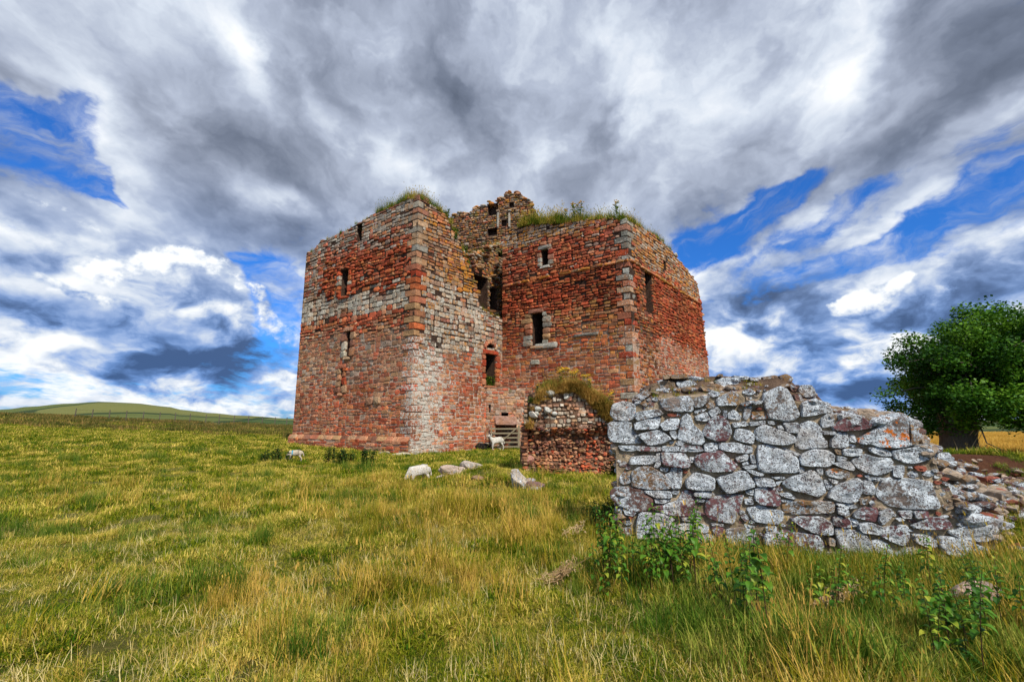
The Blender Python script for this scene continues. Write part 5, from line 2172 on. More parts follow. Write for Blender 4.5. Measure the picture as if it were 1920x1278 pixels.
p = sample(125000, 2.4, 9.5, .9, lambda x, y: .93 * soilfree(x, y))
scatter('turf_grass', T_short, p, rg.uniform(.7, 1.3, len(p)) * hump(p))
p = sample(52000, 7.5, 21, 1.1, lambda x, y: sstep(y, 7.5, 9.5) * soilfree(x, y))
scatter('turf_grass', T_mid, p, rg.uniform(.65, 1.3, len(p)) * hump(p))
p = sample(30000, 18, 62, 1.2, lambda x, y: sstep(y, 18, 22) * (1 - gold_amount(x, y)))
scatter('turf_grass', T_far, p, rg.uniform(.6, 1.3, len(p)))
p = sample(19000, 2.6, 14, 1.1, lambda x, y: hay(x, y) * soilfree(x, y))
scatter('hay_grass', T_hay, p, rg.uniform(.6, 1.35, len(p)) * hump(p))
p = sample(13000, 2.4, 14, 1.1, lambda x, y: (.35 + .6 * sstep(n2(x, y, .9, 6.6), -.1, .3)) * soilfree(x, y))
scatter('straw_grass', T_flat, p, rg.uniform(.6, 1.2, len(p)))
p = sample(30000, 3.2, 12, 1.0, lambda x, y: clamp(.9 * sstep(x, .8, 1.8) * sstep(y, 7.2, 5.6) * sstep(y, 2.6, 3.6) + .16 * sstep(n2(x, y, .7, 9.6), .2, .4), 0, 1) * soilfree(x, y))
scatter('green_grass', T_lush, p, rg.uniform(.6, 1.4, len(p)) * np.array([1 + .7 * sstep(x, .9, 2) * sstep(n2(x, y, 1.2, 4), -.1, .3) * sstep(y, 6, 5) for x, y, _ in p.tolist()]))
p = sample(17000, 32, 80, 1.0, lambda x, y: brown_amount(x, y) * clamp(.45 + 1.6 * n2(x, y, .16, 3), 0, 1))
scatter('brown_grass', T_brown, p, rg.uniform(.5, 1.35, len(p)))

p = sample(9000, 2.6, 24, 1.1, lambda x, y: .9 * sstep(n2(x, y * 1.2, .8, 31.3), .22, .42) * soilfree(x, y))
scatter('tussock_grass', T_dark, p, rg.uniform(.5, 1.1, len(p)) * np.array([1 + .035 * y for _, y, _z in p.tolist()]))

# stubble of the barley field
MAT_GOLD = leafy('barley', (.42, .24, .04), (.60, .38, .07), (.74, .52, .13), scale=.25)
T_gold = [tuft('barley_tuft', MAT_GOLD, 50, .5, (.3, .5), .25, (.1, .5), .03, 80 + s) for s in range(3)]
p = sample(26000, 22, 85, 1.1, lambda x, y: gold_amount(x, y) if x > 0 else 0, xr=1.25)
scatter('barley_field', T_gold, p, rg.uniform(.6, 1.1, len(p)))

# grass rooted along the broken wall tops, and the cap of the stub
def edge_pts(face, ua, ub, n, depth, zf=None, keep=None):
    out = []
    while len(out) < n:
        u = float(rg.uniform(ua, ub))
        if keep and rg.random() > keep(u): 
            if rg.random() < .02: out.append(None)
            continue
        w = float(rg.uniform(-.05, depth))
        q = face.pt(u, face.topz(u) - .08 if zf is None else zf(u, w), -w)
        out.append((q.x, q.y, q.z))
    return np.array([o for o in out if o is not None])


T_top = [tuft('wall_grass_tuft', MAT_TOPG, 46, .16, (.22, .62), .40, (.3, 1.2), .020, 90 + s, seed_heads=3, strawness=.5) for s in range(4)]
sets = []
sets.append((edge_pts(F_L, 0, 4.3, 190, 1.0, keep=lambda u: .25 + .75 * math.exp(-((u - .9) / 1.3) ** 2)), 1.0))
sets.append((edge_pts(F_L, 4.3, 10.8, 120, 1.1, keep=lambda u: .5 + n2(u, 0, .9, 3)), .5))
sets.append((edge_pts(F_B, 0, 2.6, 110, .9), .95))
sets.append((edge_pts(F_C, 1.3, 4.6, 320, 1.4), 1.35))
sets.append((edge_pts(F_C, 4.0, 8.7, 210, 1.3, keep=lambda u: .55 + n2(u, 0, 1.1, 5)), 1.1))
sets.append((edge_pts(F_D, 0, 8.0, 230, 1.2, keep=lambda u: .55 + .9 * n2(u, 0, .8, 7)), .85))
sets.append((edge_pts(F_B, 4.0, 7.2, 60, .9), .5))
sets.append((edge_pts(F_N, 3.5, 9.0, 110, .5), .55))
sets.append((edge_pts(F_B, 2.4, 4.4, 50, .6), .6))
sets.append((edge_pts(F_F, 0.3, 2.0, 16, .5), .35))
for pts_, s in sets:
    pts_ = np.array(pts_)
    scatter('wall_top_grass', T_top, pts_, rg.uniform(.55, 1.2, len(pts_)) * s, parent=castle)
T_cap = [tuft('cap_grass_tuft', MAT_CAPG, 70, .15, (.14, .40), .6, (.6, 2.1), .012, 110 + s, seed_heads=1, strawness=.72) for s in range(4)]
cp = []
for k in range(330):
    u = float(rg.uniform(.75, 3.1))
    w = float(rg.uniform(-.08, .9))
    z = F_S.topz(u) + .12 * math.sin(min(1, max(0, w) / .8) * 1.57) - (.0 if w > 0 else .15)
    q = Face.pt(F_S, u, z - .03, -w)
    cp.append(tuple(q))
for k in range(230):   # it hangs down over the right shoulder
    u = float(rg.uniform(1.3, 3.05))
    t = float(rg.random())
    cp.append(tuple(Face.pt(F_S, u, F_S.topz(u) - t * (.12 + .42 * sstep(u, 1.6, 2.7)), .08)))
for k in range(26):
    u = float(rg.uniform(.15, .75))
    cp.append(tuple(Face.pt(F_S, u, F_S.topz(u) - float(rg.uniform(.05, .35)), .05)))
gp_ = [(q[0], q[1], q[2] + .03) for q in cp[:330:3]]
scatter('cap_green_grass', T_lush, np.array(gp_), rg.uniform(1.0, 2.4, len(gp_)), parent=stub)
scatter('cap_grass', T_cap, np.array(cp), rg.uniform(.45, 1.2, len(cp)), parent=stub)
wp = []
for k in range(60):
    px_ = float(rg.choice([1770, 1790, 1810, 1735, 1235, 1260, 1300, 1330, 1345, 1430, 1400, 1610, 1225]) + rg.normal(0, 9))
    u = F_W.px(px_, 735)[0]
    w = float(rg.uniform(.02, .3))
    z = lerp(prof(TF, u), max(prof(TF, u), prof(TOPB, u)), sstep(w / .85, 0, .5))
    wp.append(tuple(F_W.pt(u, z - .01, -w)))
scatter('wall_grass', [tuft('moss_tuft', MAT_HAY, 26, .05, (.02, .07), .6, (.3, 1.4), .005, 130, strawness=.5)], np.array(wp), rg.uniform(.6, 1.6, len(wp)), parent=wall)

# ------------------------------------------------------------------ leafy plants
MAT_NETTLE = leafy('nettle_leaf', (.030, .100, .008), (.085, .21, .016), (.36, .38, .04), scale=4, rough=.45)
MAT_STEM = leafy('plant_stem', (.05, .03, .025), (.10, .055, .035), (.12, .14, .04), scale=3)
MAT_WEED = leafy('dark_weed', (.018, .050, .012), (.035, .085, .016), (.09, .14, .03), scale=2)
MAT_FLOWER = leafy('yellow_petals', (.80, .50, .01), (.88, .58, .015), (.90, .66, .03), scale=2, trans=.15)
MAT_DRY = leafy('dry_stalk', (.38, .24, .12), (.52, .36, .20), (.66, .50, .30), scale=3)


def leaf_vf(p, dirv, L, W, droop, fold=.25):
    """ovate pointed leaf with a folded midrib that droops along its length"""
    d = Vector(dirv).normalized()
    s = d.cross(Vector((0, 0, 1)))
    if s.length < .05: s = Vector((1, 0, 0))
    s.normalize()
    vs, pos_ = [], Vector(p)
    wid = [0.15, .8, 1.0, .62, 0]
    seg = L / 4
    a = math.asin(clamp(d.z, -1, 1))
    h = Vector((d.x, d.y, 0)).normalized() if (abs(d.x) + abs(d.y)) > 1e-4 else Vector((1, 0, 0))
    for i, w in enumerate(wid):
        vs.append(pos_.copy())
        up = Vector((0, 0, 1)) * (W * w * fold)
        vs.append(pos_ + s * (W * w * .5) + up)
        vs.append(pos_ - s * (W * w * .5) + up)
        pos_ = pos_ + (h * math.cos(a) + Vector((0, 0, math.sin(a)))) * seg
        a -= droop / 4
    fs = []
    for i in range(4):
        b = i * 3
        fs += [(b, b + 1, b + 4, b + 3), (b, b + 3, b + 5, b + 2)]
    return [tuple(v) for v in vs], fs


def make_nettle(h, seed, leafL=.075, pairs=9, bare=.45, tone=.4):
    rr = random.Random(seed)
    root = empty('nettle', (0, 0, 0))
    st = MB()
    le, az = rr.uniform(.02, .16), rr.uniform(0, 6.28)
    pts = [Vector((math.cos(az) * math.sin(le * t) * h * t, math.sin(az) * math.sin(le * t) * h * t, h * t)) for t in (0, .25, .5, .75, 1)]
    v, f = tube_vf(pts, [.0042, .0038, .003, .0025, .0015], 5)
    st.add(v, f, (rr.uniform(.2, .7),) * 3)
    o = st.build('stem', MAT_STEM)
    o.parent = root
    lf = MB()
    for k in range(pairs):
        t = lerp(bare, 1.0, k / (pairs - 1))
        i = min(3, int(t * 4))
        p = pts[i].lerp(pts[i + 1], t * 4 - i)
        a0 = k * 1.57 + rr.uniform(-.3, .3)
        L = leafL * (1.05 - .65 * max(0, t - .55) / .45) * rr.uniform(.75, 1.15)
        for s in (0, math.pi):
            if rr.random() < .08: continue
            a = a0 + s
            v, f = leaf_vf(p, (math.cos(a), math.sin(a), rr.uniform(-.2, .5)), L, L * rr.uniform(.48, .62), rr.uniform(.9, 2.0))
            lf.add(v, f, (clamp(rr.gauss(tone, .22), 0, 1),) * 3)
    o = lf.build('foliage', MAT_NETTLE)
    o.parent = root
    return root


def copy_tree(root):
    c = root.copy()
    COL.objects.link(c)
    for ch in root.children:
        d = ch.copy()
        COL.objects.link(d)
        d.parent = c
    return c


nettles = [make_nettle(.60, 1, leafL=.10), make_nettle(.66, 2, pairs=10, leafL=.09), make_nettle(.56, 3, leafL=.11), make_nettle(.46, 4, bare=.15, pairs=8, leafL=.11), make_nettle(.62, 5, bare=.45, leafL=.10)]
used = set()


def put_nettle(x, y, s, label, group, idx):
    i = idx % len(nettles)
    o = nettles[i] if i not in used else copy_tree(nettles[i])
    used.add(i)
    o.location = (x, y, ground(x, y) - .01)
    o.rotation_euler = (0, 0, rnet.uniform(0, 6.28))
    o.scale = (s, s, s)
    tag(o, label, 'nettle', group)


rnet = random.Random(61)
k = 0
CL = [
    # px range at the foot, base row, depth, count, scale, label, group
    (1110, 1175, 5.05, 9, 1.15, 'tall leafy nettle in front of the left end of the grey wall', 'nettles at the left end of the grey wall'),
    (1175, 1310, 5.05, 17, 1.25, 'tall nettle with drooping leaves standing before the whitest stone of the grey wall', 'nettles before the whitest wall stone'),
    (1120, 1330, 4.75, 12, .8, 'small nettle half hidden in the grass between the tall nettles and the camera', 'small nettles in front of the tall ones'),
    (1330, 1440, 4.3, 9, .95, 'short bushy nettle in the grass in front of the middle of the grey wall', 'nettles in front of the middle of the wall'),
    (1395, 1425, 4.0, 4, 1.15, 'dark bushy nettle of the tight clump nearest the camera below the wall', 'dark nettle clump below the wall'),
    (1450, 1480, 5.3, 2, .8, 'thin nettle stem against the lowest stones of the grey wall', 'thin nettles at the wall foot'),
    (1715, 1745, 5.05, 3, .85, 'thin nettle stem in front of the lower right stones of the grey wall', 'thin nettles at the lower right of the wall'),
    (1510, 1700, 4.35, 14, .8, 'half bare nettle stem among tall grass below the right half of the wall', 'half bare nettles below the right of the wall'),
    (1700, 1810, 3.45, 12, .95, 'large leaved nettle in the patch at the bottom right corner', 'nettles in the bottom right corner'),
    (1800, 1915, 4.0, 9, .9, 'yellowing nettle stem beside the pinkish white stone', 'yellowing nettles by the pinkish stone'),
]
for (xa, xb, Y, n, s, lb, gp) in CL:
    for _ in range(n):
        q = at(rnet.uniform(xa, xb), 1000, Y + rnet.uniform(-.3, .3))
        put_nettle(q.x, q.y, s * rnet.uniform(.75, 1.15), lb, gp, k)
        k += 1


def weed_clump(px_, Y, w, h, n, label, seed, matl=None, cat='weeds', leafL=.14, group=None, z=None, name='weed_clump', tone=.35):
    rr = random.Random(seed)
    q = at(px_, 900, Y)
    gz_ = ground(q.x, q.y) if z is None else z
    root = empty(name, (q.x, q.y, gz_), label, cat, group)
    st, lf = MB(), MB()
    for _ in range(n):
        a, d = rr.uniform(0, 6.28), w * math.sqrt(rr.random()) * .5
        x, y = math.cos(a) * d, math.sin(a) * d * .6
        hh = h * rr.uniform(.55, 1.1) * (1 - .5 * d / w)
        le, az = rr.uniform(0, .3), rr.uniform(0, 6.28)
        tip = Vector((x + math.cos(az) * math.sin(le) * hh, y + math.sin(az) * math.sin(le) * hh, hh))
        v, f = tube_vf([(x, y, 0), tip], [.006, .003], 4)
        st.add(v, f, (.5,) * 3)
        for k in range(int(hh / leafL * 5)):
            t = rr.uniform(.1, 1)
            p = Vector((x, y, 0)).lerp(tip, t)
            a2 = rr.uniform(0, 6.28)
            v, f = leaf_vf(p, (math.cos(a2), math.sin(a2), rr.uniform(-.1, .9)), leafL * rr.uniform(.6, 1.2), leafL * .4, rr.uniform(.4, 1.6))
            lf.add(v, f, (clamp(rr.gauss(tone, .25), 0, 1),) * 3)
    a = st.build('stem', MAT_STEM); a.parent = root
    b = lf.build('foliage', matl or MAT_WEED); b.parent = root
    tag(b, kind='stuff'); 
    return root


weed_clump(512, 19.2, 1.3, .62, 34, 'dark green clump of weeds just left of the lamb with the blue mark', 1)
weed_clump(628, 19.0, .9, .75, 22, 'dark upright weeds before the left face of the tower, left of the pair', 2)
weed_clump(650, 19.4, .5, .55, 12, 'small dark weeds between the two taller clumps before the tower', 3)
weed_clump(690, 18.4, .6, .80, 16, 'dark upright weeds in the grass nearest the near corner of the tower', 4)
weed_clump(1135, 7.4, .55, .42, 26, 'dark leafy clump in the grass against the left end of the grey wall', 5, leafL=.09)
weed_clump(1146, 15.3, .45, .55, 16, 'dark weeds in the shade between the red stub and the grey wall', 6, leafL=.12)
weed_clump(1168, 15.0, .4, .8, 14, 'dark weeds close against the back of the grey wall', 7, leafL=.12)
q = F_B.px(921, 724)
c = F_B.pt(q[0], q[1], -.25)
r_ = weed_clump(921, c.y, .7, .85, 26, 'bright green plant growing on the sill of the doorway above the gate', 8, matl=MAT_NETTLE, z=c.z, leafL=.15, cat='plant', name='sill_plant')
r_.location = c
for (px_, py_, F, off, w, h, lb, sd_) in ((851, 447, F_B, -.1, .6, .95, 'bushy green plant on the broken shoulder of the left tower', 11), (870, 470, F_N, -.1, .5, .7, 'leafy plant with yellow flowers in the upper window of the tower', 12),
                                      (905, 472, F_N, -.1, .8, .35, 'low green weeds on the ledge below the upper fragment', 13), (941, 476, F_N, .1, .4, .3, 'green tuft beside the small dark hole high in the notch', 14),
                                      (905, 586, F_B, -.3, .5, .3, 'green tuft on the broken wall below the dark recess', 15), (836, 405, F_B, -.1, .5, .6, 'young plant at the top right of the left tower', 16)):
    a = F.px(px_, py_)
    c = F.pt(a[0], a[1] - .1, off)
    r_ = weed_clump(px_, c.y, w, h, 16, lb, sd_, matl=MAT_NETTLE, z=c.z, leafL=.13, cat='plant', name='wall_plant')
    r_.location = c


for (px_, w_, wd_, h_, lb, sd_) in ((1020, .25, .5, .30, 'low green leafy growth on the left shoulder of the red stub', 31), (1092, .1, .6, .42, 'green leafy growth hanging over the middle of the stub top', 32),
                                   (1128, -.05, .5, .40, 'dark green leafy growth on the right shoulder of the stub', 33), (1000, -.02, .35, .22, 'small green plant between the white stones at the left of the stub', 34)):
    u = F_S.px(px_, 740)[0]
    c = Face.pt(F_S, u, F_S.topz(u) - (.05 if w_ > 0 else .2), -w_)
    r_ = weed_clump(px_, c.y, wd_, h_, 22, lb, sd_, matl=MAT_NETTLE, z=c.z, leafL=.09, cat='plant', name='wall_plant', tone=.6)
    r_.location = c


# --- ragwort: stems, ragged leaves, flat heads of yellow flowers
def make_ragwort(h, seed, heads=7):
    rr = random.Random(seed)
    root = empty('ragwort', (0, 0, 0))
    st, lf, fl = MB(), MB(), MB()
    for s in range(3):
        a = rr.uniform(0, 6.28)
        b = Vector((math.cos(a), math.sin(a), 0)) * .04
        t = b * 2.2 + Vector((0, 0, h * rr.uniform(.75, 1)))
        v, f = tube_vf([b, (b + t) / 2, t], [.007, .006, .004], 5)
        st.add(v, f, (.95,) * 3)
        for k in range(12):
            p = b.lerp(t, rr.uniform(.05, .85))
            a2 = rr.uniform(0, 6.28)
            v, f = leaf_vf(p, (math.cos(a2), math.sin(a2), .5), h * .22, h * .08, 1.2)
            lf.add(v, f, (rr.uniform(.2, .9),) * 3)
        for k in range(heads):
            a2, d = rr.uniform(0, 6.28), h * .16 * math.sqrt(rr.random())
            c = t + Vector((math.cos(a2) * d, math.sin(a2) * d, rr.uniform(-.03, .05)))
            v, f = tube_vf([t - Vector((0, 0, .08)), c], [.0025, .002], 3)
            st.add(v, f, (.95,) * 3)
            n = 8
            R = h * .062
            vs = [tuple(c + Vector((0, 0, R * .35)))]
            for i in range(n * 2):
                r = R * (1.0 if i % 2 == 0 else .6)
                an = math.pi * i / n
                vs.append(tuple(c + Vector((math.cos(an) * r, math.sin(an) * r, rr.uniform(-.006, .006)))))
            fs = [(0, 1 + i, 1 + (i + 1) % (2 * n)) for i in range(2 * n)]
            vs2 = [(x, y, z - R * .3) for x, y, z in vs[:1]]
            fl.add(vs + vs2, fs + [(len(vs), 1 + (i + 1) % (2 * n), 1 + i) for i in range(2 * n)], (rr.uniform(.3, .8),) * 3)
    for m_, nm, mt in ((st, 'stem', MAT_STEM), (lf, 'foliage', MAT_NETTLE), (fl, 'flower_head', MAT_FLOWER)):
        o = m_.build(nm, mt)
        o.parent = root
    return root


RW = [make_ragwort(.55, 1), make_ragwort(.50, 2, 9), make_ragwort(.48, 3, 6)]
usedr = set()


def put_rag(i, loc, s, label, group=None):
    o = RW[i] if i not in usedr else copy_tree(RW[i])
    usedr.add(i)
    o.location = loc
    o.rotation_euler = (0, 0, rnet.uniform(0, 6))
    o.scale = (s, s, s)
    tag(o, label, 'ragwort', group)


for j, (px_, w, s, lb) in enumerate(((1054, .25, .85, 'leftmost of the tall yellow ragworts on top of the red stub'), (1066, .4, .9, 'yellow ragwort on the stub, second from the left'),
                                     (1077, .3, .8, 'yellow ragwort in the middle of the row on the stub'), (1086, .5, .85, 'yellow ragwort on the stub just left of its bushiest neighbour'),
                                     (1103, .3, .8, 'bushy yellow ragwort at the right of the row on the stub'), (1110, .15, .7, 'yellow ragwort leaning at the right end of the row on the stub'),
                                     (1147, .1, .8, 'single yellow ragwort on the low right shoulder of the stub'), (1011, .2, .3, 'tiny yellow flower low on the left shoulder of the stub'))):
    u = F_S.px(px_, 740)[0]
    q = Face.pt(F_S, u, F_S.topz(u), -w)
    put_rag(j % 3, q + Vector((0, 0, .12)), s * 1.25, lb)
for j, (px_, py_, F, s, lb) in enumerate(((981, 420, F_C, .8, 'ragwort in the tall grass at the left end of the right block top'), (1003, 414, F_C, .9, 'ragwort in the tall grass next to the upper fragment'),
                                          (1076, 410, F_C, 1.3, 'tallest ragwort standing above the grass on the right block'), (1085, 410, F_C, 1.25, 'ragwort beside the tallest one on the right block'),
                                          (1060, 412, F_C, .8, 'small ragwort left of the tallest one on the right block'), (1044, 414, F_C, .7, 'low ragwort in the middle of the long grass on the tower'),
                                          (1155, 408, F_C, 1.1, 'lone ragwort near the corner of the right block top'))):
    u = F.px(px_, py_)[0]
    put_rag(j % 3, F.pt(u, F.topz(u) + .25, -.12), s * 1.45, lb)


# --- grass creeping over the tumbled end of the grey wall
gp2 = []
for k in range(900):
    x, y = float(rg.uniform(5.4, 9.2)), float(rg.uniform(6.3, 9.0))
    if n2(x, y, 1.7, 41.0) > .08:
        gp2.append((x, y, ground(x, y)))
if gp2:
    scatter('rubble_grass', T_short + [], np.array(gp2), rg.uniform(.7, 1.6, len(gp2))) if False else scatter('rubble_grass', T_hay2, np.array(gp2), rg.uniform(.4, .9, len(gp2)))


# --- dead stalks lying in the grass
def dry_stalks(pxa, pya, pxb, pyb, Y0, Y1, n, label, seed, curl=.04):
    rr = random.Random(seed)
    a, b = at(pxa, pya, Y0), at(pxb, pyb, Y1)
    root = empty('dead_stalks', (a.x, a.y, ground(a.x, a.y)), label, 'dead stalks')
    for grp in range(2):
        mb = MB()
        for _ in range(n // 2):
            t0, t1 = rr.uniform(0, .55), rr.uniform(.45, 1)
            if t1 - t0 < .1: continue
            pts = []
            for i in range(6):
                t = lerp(t0, t1, i / 5)
                x, y = lerp(a.x, b.x, t) + rr.gauss(0, .03), lerp(a.y, b.y, t) + rr.gauss(0, .03)
                pts.append((x - a.x, y - a.y, ground(x, y) + .05 + rr.uniform(0, .10) + .02 * i * rr.random() - root.location.z))
            v, f = tube_vf(pts, [.0035, .003, .003, .0025, .002, .001], 4)
            mb.add(v, f, (rr.random(),) * 3)
            for _k in range(5):
                q = rr.choice(pts[2:])
                v, f = leaf_vf(q, (rr.gauss(0, 1), rr.gauss(0, 1), rr.gauss(0, .6)), rr.uniform(.02, .05), .012, rr.uniform(-1, 2))
                mb.add(v, f, (rr.random(),) * 3)
        o = mb.build('stalk_bundle', MAT_DRY)
        o.parent = root


dry_stalks(1010, 1066, 1105, 1045, 5.0, 5.25, 26, 'bleached dead stalks lying in the turf left of the nettles', 1)
dry_stalks(1512, 1160, 1615, 1075, 4.15, 4.7, 34, 'curled dead weed stalks leaning in the grass below the grey wall', 2)
dry_stalks(1050, 985, 1110, 960, 6.6, 7.0, 10, 'small bleached stalks in the grass left of the purple-brown boulder end', 3)


# ------------------------------------------------------------------ the tree
def m_bark(g, b):
    p = pos(g)
    n = g.noise(g.vm('MULTIPLY', p, (6, 6, 1.3)), 2.2, 7, .7)
    g.put(b.inputs['Base Color'], g.mix(n, (.035, .028, .022), (.22, .185, .15)))
    bump(g, b, n, .12, 1)


MAT_BARK = mat('bark', m_bark)
MAT_LEAF = leafy('tree_leaf', (.012, .052, .004), (.036, .122, .008), (.135, .280, .020), scale=.55, trans=.3, rough=.5)


def build_tree():
    tb = at(1800, 862, 21.0)
    bx, by = tb.x, tb.y
    bz = ground(bx, by) - .1
    root = empty('sycamore_tree', (bx, by, bz), 'broad dark green tree with a thick grey trunk at the right edge, before the barley', 'tree')
    rr = random.Random(77)
    v, f = tube_vf([(bx, by, bz - .2), (bx, by, bz + .3), (bx + .03, by, bz + 1.0), (bx + .1, by, bz + 1.8), (bx + .2, by, bz + 2.6)], [.98, .72, .62, .66, .50], 18)
    vs = []
    for i, q in enumerate(v):
        k = 1 + .12 * n2(math.atan2(q[1] - by, q[0] - bx) * 1.6, q[2] * .4, 1.4, 3)
        vs.append((bx + (q[0] - bx) * k, by + (q[1] - by) * k, q[2]))
    mb = MB()
    mb.add(vs, f)
    mb.build('trunk', MAT_BARK, root, smooth=True)
    C = Vector((bx + 2.9, by + .6, bz + 3.95))
    R = Vector((3.3, 4.0, 3.15))
    clumps = []
    start = Vector((bx + .12, by, bz + 1.9))
    for k in range(22):
        a = 2 * math.pi * k / 22 + rr.uniform(-.2, .2)
        e = rr.uniform(-.25, 1.25)
        d = Vector((math.cos(a) * math.cos(e), math.sin(a) * math.cos(e), math.sin(e)))
        end = C + Vector((d.x * R.x, d.y * R.y, d.z * R.z)) * rr.uniform(.7, .95)
        mid = start.lerp(end, .5) + Vector((rr.gauss(0, .3), rr.gauss(0, .3), rr.uniform(.2, .8)))
        pts = [start, start.lerp(mid, .5) + Vector((0, 0, .25)), mid, mid.lerp(end, .5) + Vector((0, 0, .1)), end]
        mb = MB()
        v, f = tube_vf(pts, [.22, .15, .10, .06, .02], 7)
        mb.add(v, f)
        for _ in range(5):
            t = rr.uniform(.35, .95)
            i = min(3, int(t * 4))
            p = pts[i].lerp(pts[i + 1], t * 4 - i)
            q = p + Vector((rr.gauss(0, .9), rr.gauss(0, .9), rr.gauss(.1, .6)))
            v, f = tube_vf([p, (p + q) / 2 + Vector((0, 0, .12)), q], [.045, .03, .01], 5)
            mb.add(v, f)
            clumps.append((q, rr.uniform(.5, .85)))
        mb.build('limb', MAT_BARK, root, smooth=True)
        clumps.append((end, rr.uniform(.55, .9)))
        clumps.append((pts[3], .8))
    # foliage masses spread over the crown's skin, leaving gaps between them
    while len(clumps) < 430:
        d = Vector((rr.gauss(0, 1), rr.gauss(0, 1), rr.gauss(0, 1))).normalized()
        if d.z < -.62: continue
        r = rr.uniform(.60, 1.0) * (1 + .22 * mnoise.noise(d * 2.3))
        low = 1.0 if d.z > 0 else (1 + .12 * abs(d.z))
        q = C + Vector((d.x * R.x * low, d.y * R.y * low, d.z * R.z)) * r
        if q.z < bz + 1.5: continue
        clumps.append((q, rr.uniform(.28, .66)))
    # drooping skirts left and right of the trunk
    for _ in range(120):
        a = rr.uniform(0, 6.28)
        q = Vector((bx + 2.3 + math.cos(a) * rr.uniform(2.2, 4.4), by + math.sin(a) * rr.uniform(1.5, 4), bz + rr.uniform(1.45, 2.9)))
        clumps.append((q, rr.uniform(.35, .6)))
    for _ in range(44):
        q = Vector((bx + rr.uniform(-1.9, 2.2), by - rr.uniform(.7, 2.6), bz + rr.uniform(1.9, 3.0)))
        clumps.append((q, rr.uniform(.3, .55)))
    vs, fs, cs = [], [], []
    for c, r in clumps:
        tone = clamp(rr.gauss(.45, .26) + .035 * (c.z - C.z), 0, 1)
        m = int(235 * (r / .6) ** 2)
        for _ in range(m):
            d = Vector((rr.gauss(0, 1), rr.gauss(0, 1), rr.gauss(0, .75))).normalized() * r * (rr.random() ** .45)
            p = c + d
            L = rr.uniform(.07, .15)
            a, e = rr.uniform(0, 6.28), rr.gauss(-.25, .5)
            h = Vector((math.cos(a) * math.cos(e), math.sin(a) * math.cos(e), math.sin(e)))
            s = h.cross(Vector((rr.gauss(0, .5), rr.gauss(0, .5), 1))).normalized() * (L * .52)
            b0 = len(vs)
            vs += [p, p + h * L * .5 + s, p + h * L, p + h * L * .5 - s]
            fs.append((b0, b0 + 1, b0 + 2, b0 + 3))
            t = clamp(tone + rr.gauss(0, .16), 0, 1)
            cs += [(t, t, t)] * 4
    mb = MB()
    mb.v, mb.f, mb.c, mb.w = [tuple(v) for v in vs], fs, cs, [(0, 0, 0)] * len(vs)
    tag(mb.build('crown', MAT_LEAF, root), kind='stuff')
    # a bare pale branch that hangs out low on the right, and suckers on the trunk
    mb = MB()
    a, b = at(1830, 770, 19.4), at(1925, 800, 19.0)
    v, f = tube_vf([start, a + Vector((-.6, .4, -.1)), a, (a + b) / 2 + Vector((0, 0, .1)), b], [.14, .10, .075, .05, .03], 7)
    mb.add(v, f)
    a, b = at(1850, 830, 19.0), at(1905, 850, 19.0)
    v, f = tube_vf([at(1838, 800, 19.6), a, (a + b) / 2 + Vector((0, 0, -.05)), b], [.03, .022, .015, .008], 5)
    mb.add(v, f)
    mb.build('limb', MAT_BARK, root, smooth=True)
    mb = MB()
    for _ in range(26):
        a = rr.uniform(3.3, 6.1)
        p = Vector((bx + math.cos(a) * .66, by + math.sin(a) * .66, bz + rr.uniform(.2, 2.0)))
        q = p + Vector((math.cos(a) * .25 + rr.gauss(0, .15), math.sin(a) * .3, rr.uniform(.25, .7)))
        v, f = tube_vf([p, (p + q) / 2, q], [.018, .013, .005], 4)
        mb.add(v, f)
    mb.build('sucker_shoots', MAT_DRY, root)


build_tree()


# ------------------------------------------------------------------ sheep and lambs
def m_wool(base, blue=None):
    def fn(g, b):
        p = S(g, g.node('ShaderNodeTexCoord').outputs['Object'])
        n = g.noise(p, 22, 6, .7)
        col = g.mix(g.ramp(n, .35, .65), tuple(c * .55 for c in base), tuple(min(1, c * 1.05) for c in base))
        col = g.mix(g.ramp(g.noise(p, 4, 4, .6), .45, .65) * .5, col, tuple(c * .6 for c in (base[0], base[1] * .9, base[2] * .75)))
        if blue:
            x, y, z = g.sep(p)
            band = g.ramp(g.m('ABSOLUTE', x - blue[0] + (n - .5) * .03), .045, .03) * g.ramp(z, blue[1], blue[1] + .03)
            col = g.mix(band, col, (.03, .32, .50))
        g.put(b.inputs['Base Color'], col)
        bump(g, b, n, .03, 1)
    return fn


def skin_mesh(name, joints, edges, matl, parent, sub=2):
    me = bpy.data.meshes.new(name)
    me.from_pydata([j[:3] for j in joints], edges, [])
    ob = bpy.data.objects.new(name, me)
    COL.objects.link(ob)
    sk = ob.modifiers.new('skin', 'SKIN')
    sk.use_smooth_shade = True
    for i, j in enumerate(joints):
        r = j[3]
        ry = j[4] if len(j) > 4 else r
        me.skin_vertices[0].data[i].radius = (r, ry)
        me.skin_vertices[0].data[i].use_root = (i == 0)
    sb = ob.modifiers.new('sub', 'SUBSURF')
    sb.levels = sub
    dg = bpy.context.evaluated_depsgraph_get()
    m2 = bpy.data.meshes.new_from_object(ob.evaluated_get(dg))
    m2.name = name
    ob.modifiers.clear()
    ob.data = m2
    m2.materials.clear()
    m2.materials.append(matl)
    m2.polygons.foreach_set('use_smooth', [True] * len(m2.polygons))
    ob.parent = parent
    return ob


